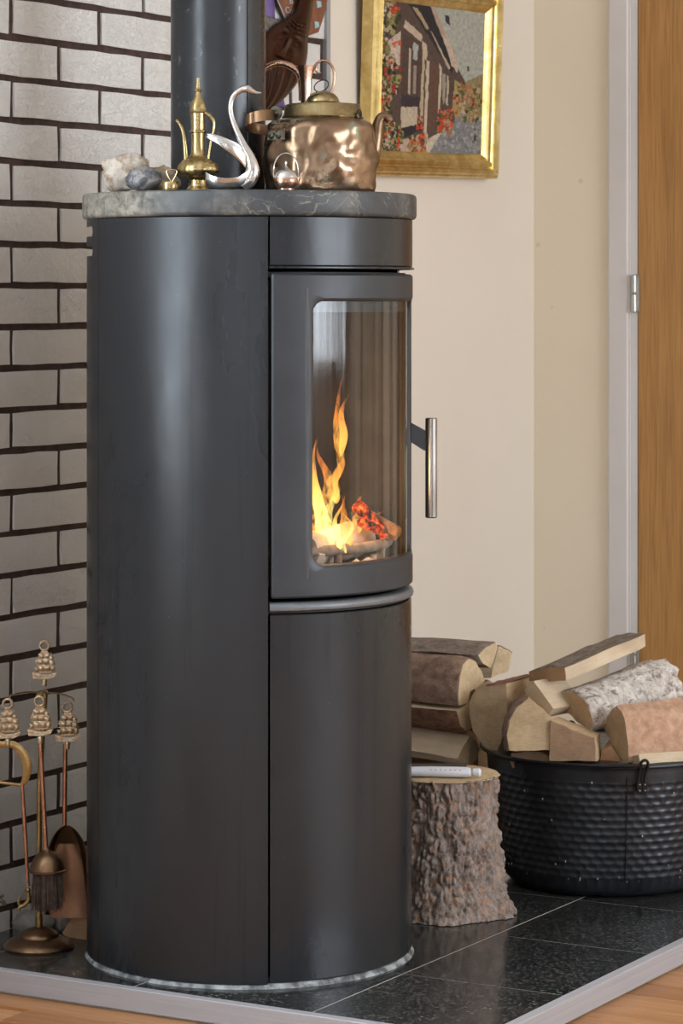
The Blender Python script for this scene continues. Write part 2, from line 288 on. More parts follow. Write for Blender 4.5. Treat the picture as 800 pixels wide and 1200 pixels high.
class MB:
    def __init__(s): s.v = []; s.f = []; s.mi = []
    def add(s, vs, fs, mi=0):
        o = len(s.v); s.v += [Vector(x) for x in vs]; s.f += [tuple(i+o for i in f) for f in fs]; s.mi += [mi]*len(fs); return s
    def grid(s, rows, cu=False, cv=False, mi=0):      # rows: list of lists of points
        nr, nc = len(rows), len(rows[0]); vs = [p for r in rows for p in r]; fs = []
        for i in range(nr if cv else nr-1):
            for j in range(nc if cu else nc-1):
                a, b = i*nc+j, i*nc+(j+1) % nc; i2 = (i+1) % nr
                fs.append((a, b, i2*nc+(j+1) % nc, i2*nc+j))
        return s.add(vs, fs, mi)
    def lathe(s, prof, c=(0, 0, 0), seg=48, M4=None, cap=True, mi=0, fn=None):
        c = Vector(c); rows = []
        for r, z in prof:
            row = []
            for k in range(seg):
                a = 2*pi*k/seg; rr = r
                if fn: rr = fn(r, z, a)
                p = Vector((rr*cos(a), rr*sin(a), z))
                row.append((M4 @ p if M4 else p)+c)
            rows.append(row)
        s.grid(rows, cu=True, mi=mi)
        if cap:
            n0 = len(s.v)-len(rows)*seg
            for ri, rev in ((0, True), (len(rows)-1, False)):
                if prof[ri][0] > 1e-5:
                    idx = [n0+ri*seg+k for k in range(seg)]
                    s.f.append(tuple(reversed(idx)) if rev else tuple(idx)); s.mi.append(mi)
        return s
    def tube(s, path, rad, seg=12, cap=True, closed=False, flat=None, mi=0):
        path = [Vector(p) for p in path]; n = len(path)
        rads = rad if isinstance(rad, (list, tuple)) else [rad]*n
        rows = []; up = None
        for i, p in enumerate(path):
            a = path[i-1] if (i > 0 or closed) else p; b = path[(i+1) % n] if (i < n-1 or closed) else p
            t = (b-a).normalized()
            if up is None:
                up = Vector((0, 0, 1)) if abs(t.z) < .9 else Vector((1, 0, 0))
            up = (up - t*up.dot(t)).normalized(); sd = t.cross(up)
            r = rads[i]; fu, fs = (flat if flat else (1, 1))
            rows.append([p + up*(r*fu*sin(2*pi*k/seg)) + sd*(r*fs*cos(2*pi*k/seg)) for k in range(seg)])
        s.grid(rows, cu=True, cv=closed, mi=mi)
        if cap and not closed:
            n0 = len(s.v)-n*seg
            s.f.append(tuple(reversed(range(n0, n0+seg)))); s.f.append(tuple(range(n0+(n-1)*seg, n0+n*seg))); s.mi += [mi, mi]
        return s
    def box(s, a, b, mi=0, M4=None):
        x0, y0, z0 = a; x1, y1, z1 = b
        vs = [Vector(p) for p in ((x0, y0, z0), (x1, y0, z0), (x1, y1, z0), (x0, y1, z0), (x0, y0, z1), (x1, y0, z1), (x1, y1, z1), (x0, y1, z1))]
        if M4: vs = [M4 @ q for q in vs]
        return s.add(vs, [(0, 3, 2, 1), (4, 5, 6, 7), (0, 1, 5, 4), (1, 2, 6, 5), (2, 3, 7, 6), (3, 0, 4, 7)], mi)
    def ball(s, c, r, seg=16, rings=10, fn=None, M4=None, mi=0):
        c = Vector(c); rr = r if isinstance(r, (tuple, list)) else (r, r, r); rows = []
        for i in range(rings+1):
            th = pi*i/rings; th = min(max(th, .02), pi-.02); row = []
            for k in range(seg):
                a = 2*pi*k/seg; d = Vector((sin(th)*cos(a), sin(th)*sin(a), cos(th)))
                q = Vector((d.x*rr[0], d.y*rr[1], d.z*rr[2]))
                if fn: q = q*fn(d)
                row.append((M4 @ q if M4 else q)+c)
            rows.append(row)
        rows.reverse()
        s.grid(rows, cu=True, mi=mi); n0 = len(s.v)-len(rows)*seg
        s.f.append(tuple(reversed(range(n0, n0+seg)))); s.f.append(tuple(range(len(s.v)-seg, len(s.v)))); s.mi += [mi, mi]
        return s
    def prism(s, poly, ax, mi=0):     # poly: world points (planar), ax: extrusion vector
        n = len(poly); vs = [Vector(p) for p in poly]+[Vector(p)+ax for p in poly]
        fs = [tuple(range(n)), tuple(reversed(range(n, 2*n)))]+[(i, i+n, (i+1) % n+n, (i+1) % n) for i in range(n)]
        return s.add(vs, fs, mi)

def mesh(name, mb, mats, origin=Vector((0, 0, 0)), smooth=True, angle=40):
    me = bpy.data.meshes.new(name); me.from_pydata([v-origin for v in mb.v], [], mb.f)
    for m in (mats if isinstance(mats, list) else [mats]): me.materials.append(M[m])
    me.polygons.foreach_set('material_index', mb.mi)
    bm = bmesh.new(); bm.from_mesh(me)
    bmesh.ops.recalc_face_normals(bm, faces=bm.faces)
    if smooth:
        for f in bm.faces: f.smooth = True
        for e in bm.edges:
            if len(e.link_faces) == 2 and e.calc_face_angle(0) > radians(angle): e.smooth = False
    bm.to_mesh(me); bm.free(); return me
def wloc(o):
    p = Vector((0, 0, 0))
    while o: p += o.location; o = o.parent
    return p
def part(name, mb, mats, parent, smooth=True, angle=40, label=None, origin=None):
    base = wloc(parent); org = origin if origin is not None else base
    o = bpy.data.objects.new(name, mesh(name, mb, mats, org, smooth, angle)); COL.objects.link(o)
    o.parent = parent; o.location = org-base
    if label: o['label'] = label
    return o
def tag(o, label, cat, group=None, kind=None):
    if label: o['label'] = label
    if cat: o['category'] = cat
    if group: o['group'] = group
    if kind: o['kind'] = kind
    return o
def thing(name, label, cat, loc, group=None):
    o = bpy.data.objects.new(name, None); o.empty_display_size = .05; COL.objects.link(o); o.location = loc
    return tag(o, label, cat, group)
def solo(name, mb, mats, label, cat, group=None, smooth=True, angle=40):
    xs = [v.x for v in mb.v]; ys = [v.y for v in mb.v]; zs = [v.z for v in mb.v]
    org = Vector(((min(xs)+max(xs))/2, (min(ys)+max(ys))/2, min(zs)))
    o = bpy.data.objects.new(name, mesh(name, mb, mats, org, smooth, angle)); COL.objects.link(o); o.location = org
    return tag(o, label, cat, group)
def struct(name, mb, mats, label=None, parent=None, smooth=False):
    if parent: return part(name, mb, mats, parent, smooth)
    o = bpy.data.objects.new(name, mesh(name, mb, mats, Vector((0, 0, 0)), smooth)); COL.objects.link(o)
    o['kind'] = 'structure'
    if label: o['label'] = label
    return o
def bez(pts, n=8):     # Catmull-Rom through points (Vectors or tuples incl. radius)
    pts = [Vector(p) for p in pts]; out = []
    for i in range(len(pts)-1):
        p0 = pts[max(i-1, 0)]; p1 = pts[i]; p2 = pts[i+1]; p3 = pts[min(i+2, len(pts)-1)]
        for k in range(n):
            t = k/n; out.append(.5*((2*p1)+(p2-p0)*t+(2*p0-5*p1+4*p2-p3)*t*t+(3*p1-p0-3*p2+p3)*t**3))
    out.append(pts[-1]); return out
def lerp_list(vals, n):
    out = []
    for i in range(n):
        t = i/(n-1)*(len(vals)-1); k = min(int(t), len(vals)-2); out.append(vals[k]+(vals[k+1]-vals[k])*(t-k))
    return out
def nz(p, s=1.0): return noise.noise(Vector(p)*s)

# ------------------------------------------------------------------ room shell
WT = .12
def wall_with_hole(axis, c, t, a0, a1, z0, z1, hole):
    mb = MB(); h0, h1, hz0, hz1 = hole
    def bx(u0, u1, w0, w1):
        if axis == 'x': mb.box((min(c, c+t), u0, w0), (max(c, c+t), u1, w1))
        else: mb.box((u0, min(c, c+t), w0), (u1, max(c, c+t), w1))
    bx(a0, h0, z0, z1); bx(h1, a1, z0, z1); bx(h0, h1, z0, hz0); bx(h0, h1, hz1, z1); return mb
BR_Y0, BR_Y1 = -.80, .946
mb = MB(); mb.box((WALLX-WT, BR_Y1, FLOORZ), (WALLX-.010, FARY, CEILZ)); wl = struct('wall_left', mb, 'cream', 'cream wallpapered wall beside the brick')
mb = wall_with_hole('x', WALLX-.010, -WT+.01, NEARY, BR_Y0, FLOORZ, CEILZ, WIN_L); struct('wall_left', mb, 'cream', 'cream wall left of the stove')
mb = MB(); mb.box((WALLX-WT, BR_Y0, FLOORZ), (WALLX-.0055, BR_Y1, CEILZ)); bw = struct('wall_brick', mb, 'mortar', 'white painted brick wall with dark brown mortar')
D0, D1, DH = -.172, .66, 2.02
mb = MB(); mb.box((WALLX-WT, FARY, FLOORZ), (D0-.07+.068, FARY+WT, CEILZ)); mb.box((D1, FARY, FLOORZ), (RIGHTX, FARY+WT, CEILZ)); mb.box((D0, FARY, DH), (D1, FARY+WT, CEILZ))
struct('wall_far', mb, 'cream2', 'cream wall around the oak door, yellower light in its colour')
struct('wall_right', wall_with_hole('x', RIGHTX, WT, NEARY, FARY, FLOORZ, CEILZ, WIN_R), 'ceiling')
struct('wall_near', wall_with_hole('y', NEARY, -WT, WALLX-WT, RIGHTX+WT, FLOORZ, CEILZ, WIN_N), 'ceiling')
mb = MB(); mb.box((WALLX-WT, NEARY-WT, CEILZ), (RIGHTX+WT, FARY+WT, CEILZ+.1)); struct('ceiling', mb, 'ceiling')
fl_mb = MB(); fl_mb.box((WALLX-WT, NEARY-WT, FLOORZ-.1), (RIGHTX+WT, FARY+WT, FLOORZ-.006)); fl = struct('floor', fl_mb, 'parquet_far', 'orange-brown parquet floor of short boards')
# windows (frames and mullions)
def window(i, axis, c, hole, t):
    h0, h1, z0, z1 = hole; mb = MB(); w = .05
    def bx(u0, u1, w0, w1):
        a, b = sorted((c, c+t))
        if axis == 'x': mb.box((a, u0, w0), (b, u1, w1))
        else: mb.box((u0, a, w0), (u1, b, w1))
    bx(h0, h0+w, z0, z1); bx(h1-w, h1, z0, z1); bx(h0+w, h1-w, z0, z0+w); bx(h0+w, h1-w, z1-w, z1)
    m = (h0+h1)/2; bx(m-w/2, m+w/2, z0+w, z1-w)
    struct('window_%d' % i, mb, 'curtain')
window(1, 'x', RIGHTX+.02, WIN_R, .06); window(2, 'x', WALLX-.08, WIN_L, .05); window(3, 'y', NEARY-.08, WIN_N, .05)

# bricks of the wall: real pieces, five rough variants
PZ, PY, JZ, JY = .0667, .247, .0112, .0122
def brick_mesh(L, seed, H=PZ-JZ):
    rnd = random.Random(seed); mb = MB(); nu = max(2, int(L/.045)); cols = []
    def e(k): return (rnd.random()-.5)*.0024
    pts = []
    for j in range(3):
        row = []
        for i in range(nu+1):
            y = -L/2+L*i/nu; z = -H/2+H*j/2; x = .0002+rnd.random()*.0018
            if i in (0, nu) or j in (0, 2): x -= .0022
            row.append((x, y+(e(0) if i in (0, nu) else 0), z+(e(0) if j in (0, 2) else 0)))
        pts.append(row)
    mb.grid(pts)
    loop = [pts[0][i] for i in range(nu+1)]+[pts[1][nu]]+[pts[2][i] for i in range(nu, -1, -1)]+[pts[1][0]]
    back = [(-.0075, y, z) for x, y, z in loop]
    n = len(loop); mb.add(list(loop)+back, [(i, (i+1) % n, n+(i+1) % n, n+i) for i in range(n)])
    return mesh('brick', mb, 'brick', smooth=True, angle=50)
full = [brick_mesh(PY-JY, 100+i) for i in range(6)]; cache = {}
brick_objs = []
row = -16
while True:
    zc = 1.0343+(row+.5)*PZ
    if zc+PZ/2 > CEILZ+.02: break
    if zc-PZ/2 < FLOORZ: row += 1; continue
    off = -.09+.0352 if row % 2 == 0 else -.09+.1653     # first joint position of the row
    k = math.floor((BR_Y0-off)/PY)-1
    while True:
        a = off+k*PY+JY/2; b = off+(k+1)*PY-JY/2; k += 1
        a = max(a, BR_Y0+.002); b = min(b, BR_Y1-.006)
        if a > BR_Y1-.02: break
        if b-a < .02: continue
        zz0 = zc-PZ/2+JZ/2; H = PZ-JZ
        if abs((b-a)-(PY-JY)) < .001: me = random.choice(full)
        else:
            key = round((b-a)*200)
            if key not in cache: cache[key] = brick_mesh(b-a, key)
            me = cache[key]
        if zc+PZ/2 > CEILZ: continue
        o = bpy.data.objects.new('brick', me); COL.objects.link(o); o.parent = bw
        o.location = (WALLX-.001+random.uniform(-.0008, .0008), (a+b)/2, zc+random.uniform(-.0006, .0006))
    row += 1
mb = MB(); mb.box((WALLX-.012, BR_Y1-.006, FLOORZ), (WALLX+.004, BR_Y1+.002, CEILZ)); mb.box((WALLX-.0098, BR_Y1+.002, FLOORZ), (WALLX-.004, BR_Y1+.022, CEILZ))
struct('trim_1', mb, 'alu_grey', 'grey metal edge strip where the brick ends')

# door at the far end
dr = bpy.data.objects.new('door_1', None); COL.objects.link(dr); dr.location = (D0, FARY, FLOORZ); dr['kind'] = 'structure'; dr['label'] = 'plain oak veneered door in a white frame'
mb = MB(); mb.box((D0+.0025, FARY-.012, FLOORZ+.005), (D1-.003, FARY+.028, DH-.004)); part('door_panel', mb, 'oak', dr, False)
mb = MB()
AX0 = -.2407
prof = [(AX0, 0), (AX0, -.011), (AX0+.004, -.014), (-.196, -.015), (-.1925, -.0125), (-.1885, -.0125), (-.1885, -.010), (D0+.0, -.010), (D0, .03), (AX0, .0)]
mb.prism([Vector((x, FARY+y-.0005, FLOORZ)) for x, y in prof[:-1]], Vector((0, 0, DH-FLOORZ+.06)))
mb.box((D1, FARY-.015, FLOORZ), (D1+.068, FARY, DH+.06)); mb.box((D0, FARY-.015, DH), (D1, FARY-.0005, DH+.06))
part('door_frame', mb, 'white_paint', dr, True, 30)
for yy, zc in ((344, None), (766, None)):
    z = 6.1787; zc = 1.02+(345-yy)/FPX*z
    mb = MB(); hx, hy = D0-.006, FARY-.017
    for (z0, z1) in ((zc-.041, zc-.001), (zc+.001, zc+.041)):
        mb.lathe([(.0045, z0), (.0066, z0+.002), (.0066, z1-.002), (.0045, z1)], (hx, hy, 0), 20)
    mb.box((hx, hy+.001, zc-.038), (D0+.006, hy+.0045, zc+.038))
    part('hinge', mb, 'hinge', dr, label='satin nickel hinge')

# parquet boards near the hearth (each a board), the rest in the floor's material
HX1, HY0, HY1 = .5636, -.3014, 1.35
bmesh_cache = []
for i in range(4):
    mb = MB(); L, Wd = .42, .075; g = .0006; b = .0009
    mb.box((g, g, -.006), (L-g, Wd-g, -b)); 
    o0 = len(mb.v); mb.add([(g, g, -b), (L-g, g, -b), (L-g, Wd-g, -b), (g, Wd-g, -b), (g+b, g+b, 0), (L-g-b, g+b, 0), (L-g-b, Wd-g-b, 0), (g+b, Wd-g-b, 0)], [(0, 1, 5, 4), (1, 2, 6, 5), (2, 3, 7, 6), (3, 0, 4, 7), (4, 5, 6, 7)])
    bmesh_cache.append(mesh('floor_board', mb, 'parquet', smooth=False))
def seen(x, y):
    d = Vector((x, y, FLOORZ))-CAM; z = d.dot(F_)
    if z < .5: return False
    px = 400+d.dot(R_)/z*FPX; py = 345-d.z/z*FPX; return -120 < px < 920 and 1040 < py < 1330
nb = 0
for r in range(-14, 22):
    y = HY0-.15+.02+r*.075; off = (r*.6180 % 1)*.42
    for k in range(-4, 6):
        x = -1+off+k*.42; cx, cy = x+.21, y+.0375
        if not any(seen(x+q*.07, cy) for q in range(7)): continue
        if x+.42 > HX1 and x < HX1 and cy > HY0 and x > HX1-.40: pass
        if x+.42 < HX1+.0 and cy > HY0+.04: continue
        if x < WALLX: 
            continue
        o = bpy.data.objects.new('floor_board', random.choice(bmesh_cache)); COL.objects.link(o); o.parent = fl; o.location = (x, y, FLOORZ); nb += 1
print('boards', nb)

# ------------------------------------------------------------------ hearth
he = thing('hearth', 'low black granite tiled hearth slab edged in silver trim', 'hearth', (0, .4, FLOORZ))
mb = MB(); mb.box((WALLX+.001, HY0+.003, FLOORZ-.0), (HX1-.003, HY1, -.0003)); part('base_slab', mb, 'grout', he, False)
JX = [WALLX+.002, -.3285, -.0235, .2815, HX1-.004]; JYs = [HY0+.004, -.017, .288, .593, .898, 1.203, HY1]
for i in range(4):
    for j in range(6):
        g = .0009; gy = .0004; x0, x1, y0, y1 = JX[i]+g, JX[i+1]-g, JYs[j]+gy, JYs[j+1]-gy; b = .0006
        mb = MB(); mb.box((x0, y0, -.0012), (x1, y1, -b))
        mb.add([(x0, y0, -b), (x1, y0, -b), (x1, y1, -b), (x0, y1, -b), (x0+b, y0+b, 0), (x1-b, y0+b, 0), (x1-b, y1-b, 0), (x0+b, y1-b, 0)], [(0, 1, 5, 4), (1, 2, 6, 5), (2, 3, 7, 6), (3, 0, 4, 7), (4, 5, 6, 7)])
        part('granite_tile', mb, 'granite', he, False, origin=Vector(((x0+x1)/2, (y0+y1)/2, 0)))
def edge(a, b, outn, name):
    a = Vector(a); b = Vector(b); n = Vector(outn); d = (b-a).normalized(); mb = MB()
    prof = [(-.0145, .0006), (.0012, .0006), (.0022, -.0004), (.0022, FLOORZ+.004), (-.003, FLOORZ+.004), (-.003, -.0036), (-.0145, -.0036)]
    # profile (outward, z); mitred at the shared corner
    def pt(p, o, z, end): 
        q = p+n*o+Vector((0, 0, z)); return q+d*(o if end else 0)
    mitre_b = name == 'n'; mitre_a = name == 'e'
    p0 = [a+n*o+Vector((0, 0, z))-(d*o if mitre_a else d*0) for o, z in prof]; p1 = [b+n*o+Vector((0, 0, z))+(d*o if mitre_b else d*0) for o, z in prof]
    k = len(prof); mb.add(p0+p1, [tuple(range(k)), tuple(reversed(range(k, 2*k)))]+[(i, i+k, (i+1) % k+k, (i+1) % k) for i in range(k)])
    part('edge_trim', mb, 'alu', he, False)
edge((WALLX+.001, HY0, 0), (HX1, HY0, 0), (0, -1, 0), 'n'); edge((HX1, HY0, 0), (HX1, HY1, 0), (1, 0, 0), 'e')

# ------------------------------------------------------------------ stove
st = thing('wood_stove', 'tall round black steel wood-burning stove with curved glass door', 'stove', (0, 0, 0))
RS = .2525; XB = -.205
def cyl(a, r, z): a = radians(a); return Vector((r*cos(a), r*sin(a), z))
def shell(a0, a1, z0, z1, r, th, n=48, nzv=2, round_e=.0015):
    mb = MB(); rows = []
    prof = [(r-th, z0), (r-round_e, z0), (r, z0+round_e), (r, z1-round_e), (r-round_e, z1), (r-th, z1)]
    for i in range(n+1):
        a = a0+(a1-a0)*i/n; rows.append([cyl(a, rr, z) for rr, z in prof])
    mb.grid(rows, cu=True); k = len(prof); n0 = len(mb.v)-len(rows)*k
    mb.f.append(tuple(range(n0, n0+k))); mb.f.append(tuple(reversed(range(len(mb.v)-k, len(mb.v))))); mb.mi += [0, 0]; return mb
AB = 180-math.degrees(math.acos(-XB/RS)); ABK = 144.3
for sgn in (-1, 1):
    part('side_panel', shell(sgn*52.1, sgn*123, .006, 1.1355, RS+.0005, .003, 60), 'steel', st)
    # rear strip with two finger slots cut into its edge
    mb = MB(); segs = []
    zcuts = [.006, 1.0788, 1.094, 1.1085, 1.124, 1.1355]
    a1, a2 = 123.6, ABK; sl = 129.6
    def strip(aa, ab, z0, z1, n=8):
        s2 = shell(sgn*aa, sgn*ab, z0, z1, RS, .003, n, round_e=.0001); o = len(mb.v)
        mb.v += s2.v; mb.f += [tuple(i+o for i in f) for f in s2.f]; mb.mi += s2.mi
    strip(a1, sl, .006, 1.1355, 4)
    strip(sl, a2, zcuts[0], zcuts[1]); strip(sl, a2, zcuts[2], zcuts[3]); strip(sl, a2, zcuts[4], zcuts[5])
    for z0, z1 in ((zcuts[1], zcuts[2]), (zcuts[3], zcuts[4])):   # rounded slot ends
        zm = (z0+z1)/2; rr = (z1-z0)/2; n = 8; dr_ = math.degrees(rr/RS)
        for q in range(n):
            t0, t1 = z0+(z1-z0)*q/n, z0+(z1-z0)*(q+1)/n; tm = (t0+t1)/2
            dd = dr_*(1-sqrt(max(0, 1-((tm-zm)/rr)**2))); 
            if dd > .05: strip(sl, sl+dd, t0, t1, 1)
    part('rear_strip', mb, 'steel', st)
# inner carcass (back, bottom, rails)
n = 40
def slab(r, xb, z0, z1, mbx=None, amax=None):
    m = mbx or MB(); am = math.degrees(math.acos(xb/r)); pts = [cyl(-am+2*am*i/n, r, 0) for i in range(n+1)]
    m.prism([Vector((p.x, p.y, z0)) for p in pts], Vector((0, 0, z1-z0))); return m
part('base_plate', slab(RS-.006, -.15, .0, .016), 'darkgap', st, smooth=False)
for r_, z0, z1 in ((RS-.005, .5505, .5605), (RS-.010, 1.045, 1.053), (RS-.012, 1.128, 1.1355)): part('shelf_plate', slab(r_, -.15, z0, z1), 'darkgap', st, smooth=False)
mb = MB(); mb.box((-.158, -.195, .014), (-.152, .195, 1.128)); part('back_panel', mb, 'darkgap', st, False)
part('seal_ring', MB().grid([[cyl(a, RS-.004+o, z) for o, z in ((0, .0), (.0070, .0), (.0062, .0012), (.0045, .0035), (0, .007))] for a in [-ABK+2*ABK*i/90 for i in range(91)]]), 'sealant', st, label='dusty white sealant bead around the stove foot')
# collar above the door, lip, lower door
part('top_collar', shell(-51.4, 51.4, 1.062, 1.1355, RS+.0005, .004, 70), 'steel', st)
mb = shell(-51.6, 51.6, 1.058, 1.0615, RS+.003, .02, 70, round_e=.0008); part('collar_edge', mb, 'steel', st)
part('lower_door', shell(-51.3, 51.3, .008, .549, RS-.0010, .005, 70), 'steel', st)
mb = MB(); prof = [(RS-.02, .5530), (RS-.0015, .5530), (RS+.0015, .5550), (RS+.0025, .5590), (RS+.001, .5635), (RS-.003, .5660), (RS-.02, .5660)]
mb.grid([[cyl(-51.5+103*i/70, r, z) for r, z in prof] for i in range(71)], cu=True); part('grey_lip', mb, 'trimgrey', st, label='grey rounded lip below the fire door')
# fire door: curved cast frame with rounded window
def rrect(a0, a1, z0, z1, rad, N):      # N pts per corner arc+edges, in (arc metres, z)
    pts = []; w = [(a1, z1, 0), (a0, z1, 90), (a0, z0, 180), (a1, z0, 270)]
    for i, (cx, cz, s0) in enumerate(w):
        ccx = cx-rad if cx == a1 else cx+rad; ccz = cz-rad if cz == z1 else cz+rad
        arc = [(ccx+rad*cos(radians(s0+90*k/N)), ccz+rad*sin(radians(s0+90*k/N))) for k in range(N+1)]
        nx = w[(i+1) % 4]; pts += arc
        ncx = nx[0]-rad if nx[0] == a1 else nx[0]+rad; ncz = nx[1]-rad if nx[1] == z1 else nx[1]+rad
        s1 = radians(nx[2]); end = (ncx+rad*cos(s1), ncz+rad*sin(s1))
        E = 26
        for k in range(1, E): pts.append((arc[-1][0]+(end[0]-arc[-1][0])*k/E, arc[-1][1]+(end[1]-arc[-1][1])*k/E))
    return pts
DA = radians(50.9)*RS; WA = radians(36.6)*RS
outer = rrect(-DA, DA, .5725, 1.051, .004, 6); outer2 = rrect(-DA+.003, DA-.003, .5755, 1.048, .003, 6)
wi = rrect(-WA-.004, WA+.004, .6155, 1.0145, .024, 6); wi2 = rrect(-WA, WA, .619, 1.011, .021, 6); wi3 = rrect(-WA+.001, WA-.001, .62, 1.010, .020, 6)
def on(p, r): return cyl(math.degrees(p[0]/RS), r, p[1])
rows = [[on(p, RS-.018) for p in outer], [on(p, RS-.002) for p in outer], [on(p, RS+.001) for p in outer2]]
for k in range(1, 6): rows.append([on((a[0]+(b[0]-a[0])*k/6, a[1]+(b[1]-a[1])*k/6), RS+.001) for a, b in zip(outer2, wi)])
rows += [[on(p, RS+.001) for p in wi], [on(p, RS-.0015) for p in wi2], [on(p, RS-.006) for p in wi3], [on(p, RS-.018) for p in wi3]]
for k in range(1, 6): rows.append([on((a[0]+(b[0]-a[0])*k/6, a[1]+(b[1]-a[1])*k/6), RS-.018) for a, b in zip(wi3, outer)])
fd = part('fire_door', MB().grid(rows, cu=True, cv=True), 'cast', st, angle=35)
mb = MB(); g0 = WA-.0025
part('glass', MB().grid([[on((-WA+.0015+(2*WA-.003)*i/80, z), RS-.0075) for z in (.6205, .80, 1.0095)] for i in range(81)]), 'glass', fd, label='curved clear glass pane')
part('upper_baffle', MB().grid([[on((-WA+2*WA*i/60, z), RS-.0135) for z in (.9935, 1.022)] for i in range(61)]), 'cast', fd, label='grey steel baffle strip behind the glass top')
# handle
hb = MB(); hc = cyl(44, .293, 0); hw = FPX/4.54
hb.lathe([(.0082, .667), (.0095, .6685), (.0095, .8235), (.0082, .825)], (hc.x, hc.y, 0), 28); hd = part('handle', hb, 'chrome', fd, label='brushed steel bar handle')
mb = MB(); d = cyl(44, 1, 0); sd = Vector((-d.y, d.x, 0))
for r0, r1 in ((RS-.002, .287),):
    pts = [d*r0+UP*.818, d*(r0+.008)+UP*.8185, d*r1+UP*.803, d*r1+UP*.774, d*(r1-.006)+UP*.7735, d*r0+UP*.793]
    mb.prism([p+sd*.0025 for p in pts], sd*-.005)
part('handle_bracket', mb, 'bracket', fd)
# soapstone lid
mb = MB(); RP = .2595; xb = -.228; n = 120
def plate_loop(ins, z):
    r = RP-ins; x = xb+ins; am = math.acos(x/r); pts = []; cr = .03
    for i in range(n+1):
        a = -am+2*am*i/n; pts.append(Vector((r*cos(a), r*sin(a), z)))
    return pts
rows = [plate_loop(.004, 1.1360), plate_loop(.001, 1.1385), plate_loop(0, 1.142), plate_loop(0, 1.168), plate_loop(.001, 1.1720), plate_loop(.004, 1.1740)]
mb.grid(rows, cu=True); k = n+1; o = len(mb.v)
mb.f.append(tuple(reversed(range(0, k)))); mb.f.append(tuple(range(o-k, o))); mb.mi += [0, 0]
part('soapstone_top', mb, 'soap', st, label='grey soapstone slab with pale rough left edge')
ZT = 1.1742
# flue pipe
fp = MB(); fp.lathe([(.0742, 1.174), (.0742, CEILZ)], (-.058, 0, 0), 72, cap=False); fp.lathe([(.0722, 1.178), (.0722, CEILZ)], (-.058, 0, 0), 72, cap=False)
fpo = part('flue_pipe', fp, 'pipe', st, label='black flue pipe')
mb = MB()
mb.tube([Vector((-.058, 0, 0))+cyl(-20, .0748, 1.1752+q*.31) for q in range(4)], .0012, 6); part('pipe_seam', mb, 'pipe', fpo)

# firebox
fb = MB()
aw = [(.20, .158), (.10, .175), (-.06, .165), (-.115, .10), (-.13, 0), (-.115, -.10), (-.06, -.165), (.10, -.175), (.20, -.158)]
sm = bez([Vector((x, y, 0)) for x, y in aw], 8)
fb.grid([[Vector((p.x, p.y, z)) for p in sm] for z in (.60, .75, .9, 1.03)]); part('firebox_lining', fb, 'vermi', st)
part('firebox_floor', slab(RS-.020, -.14, .588, .600), 'soot', st, False); part('firebox_roof', slab(RS-.020, -.14, 1.030, 1.040), 'soot', st, False)
rg = MB(); arc = [cyl(-66+132*i/40, .214, .637+.0) for i in range(41)]
arc = [cyl(-78, .17, .642)]+[cyl(-72, .195, .639)]+arc+[cyl(72, .195, .64), cyl(80, .165, .645)]
rg.tube(arc, .0085, 12)
for a in (-50, -20, 12, 42, 64):
    rg.tube([cyl(a, .213, .600), cyl(a, .214, .637)], .0065, 10)
part('grate_ring', rg, 'ring_iron', st, label='ash-grey curved log guard')

# logs and fire inside the stove
def burnt(name, a, b, r, mat, label, flatn=1.0):
    a = Vector(a); b = Vector(b); n = 22; path = []; rad = []
    mb = MB(); ax = (b-a).normalized(); u = ax.cross(UP).normalized(); w = u.cross(ax); rows = []
    for i in range(n+1):
        t = i/n; c = a.lerp(b, t); row = []
        for k in range(20):
            th = 2*pi*k/20; q = cos(th)*u+sin(th)*w*flatn; rr = r*(1+.25*nz(c*30+q*1.3))*(.8 if i in (0, n) else 1)
            if sin(th) < -.3: rr *= .8
            row.append(c+q*rr)
        rows.append(row)
    mb.grid(rows, cu=True); mb.f.append(tuple(reversed(range(20)))); mb.f.append(tuple(range(len(mb.v)-20, len(mb.v)))); mb.mi += [0, 0]
    return solo(name, mb, mat, label, 'log', 'burning logs inside the stove')
burnt('burning_log', (.170, -.115, .632), (.150, .085, .640), .030, 'ashlog', 'ash-white burning log lying low behind the guard ring')
burnt('burning_log', (.075, .055, .640), (.165, .120, .672), .024, 'char', 'charred black log glowing at its left end behind the guard')
burnt('burning_log', (.02, -.10, .638), (.03, .10, .640), .036, 'char', 'charred thick log at the back of the firebox')
burnt('burning_log', (.11, -.12, .690), (.01, .04, .695), .026, 'ashlog', 'pale burning log leaning on top under the flames')
mb = MB()
for i in range(7):
    c = cyl(-38+i*12, .195, .606); mb.ball(c, (.014, .014, .010), 10, 6, fn=lambda d: 1+.4*nz(d*2+c*50))
tag(solo('ash_heap', mb, 'ash', 'white lumps of ash under the guard ring', 'ash'), None, None, kind='stuff')
def flame_body(name, base, h, w, lean, mat, label, tw=1.0, seed=0):
    base = Vector(base); mb = MB(); n = 26; rows = []
    for i in range(n+1):
        t = i/n; env = (sin(pi*min(1, t*1.0)**.62))*(1-t*.35)
        r = max(.0004, w*env)
        c = base+UP*(h*t)+Vector(lean)*t*t+Vector((.5, .86, 0))*.012*tw*sin(t*6+seed)*t+Vector((.86, -.5, 0))*.006*sin(t*9+seed*2)
        rows.append([c+(R_*cos(2*pi*k/16)+F_*.6*sin(2*pi*k/16))*r*(1+.3*nz((k*.4, t*5, seed))) for k in range(16)])
    mb.grid(rows, cu=True); return mb
fm = thing('fire', 'yellow and orange flames rising behind the stove glass', 'flames', (.14, -.05, .66))
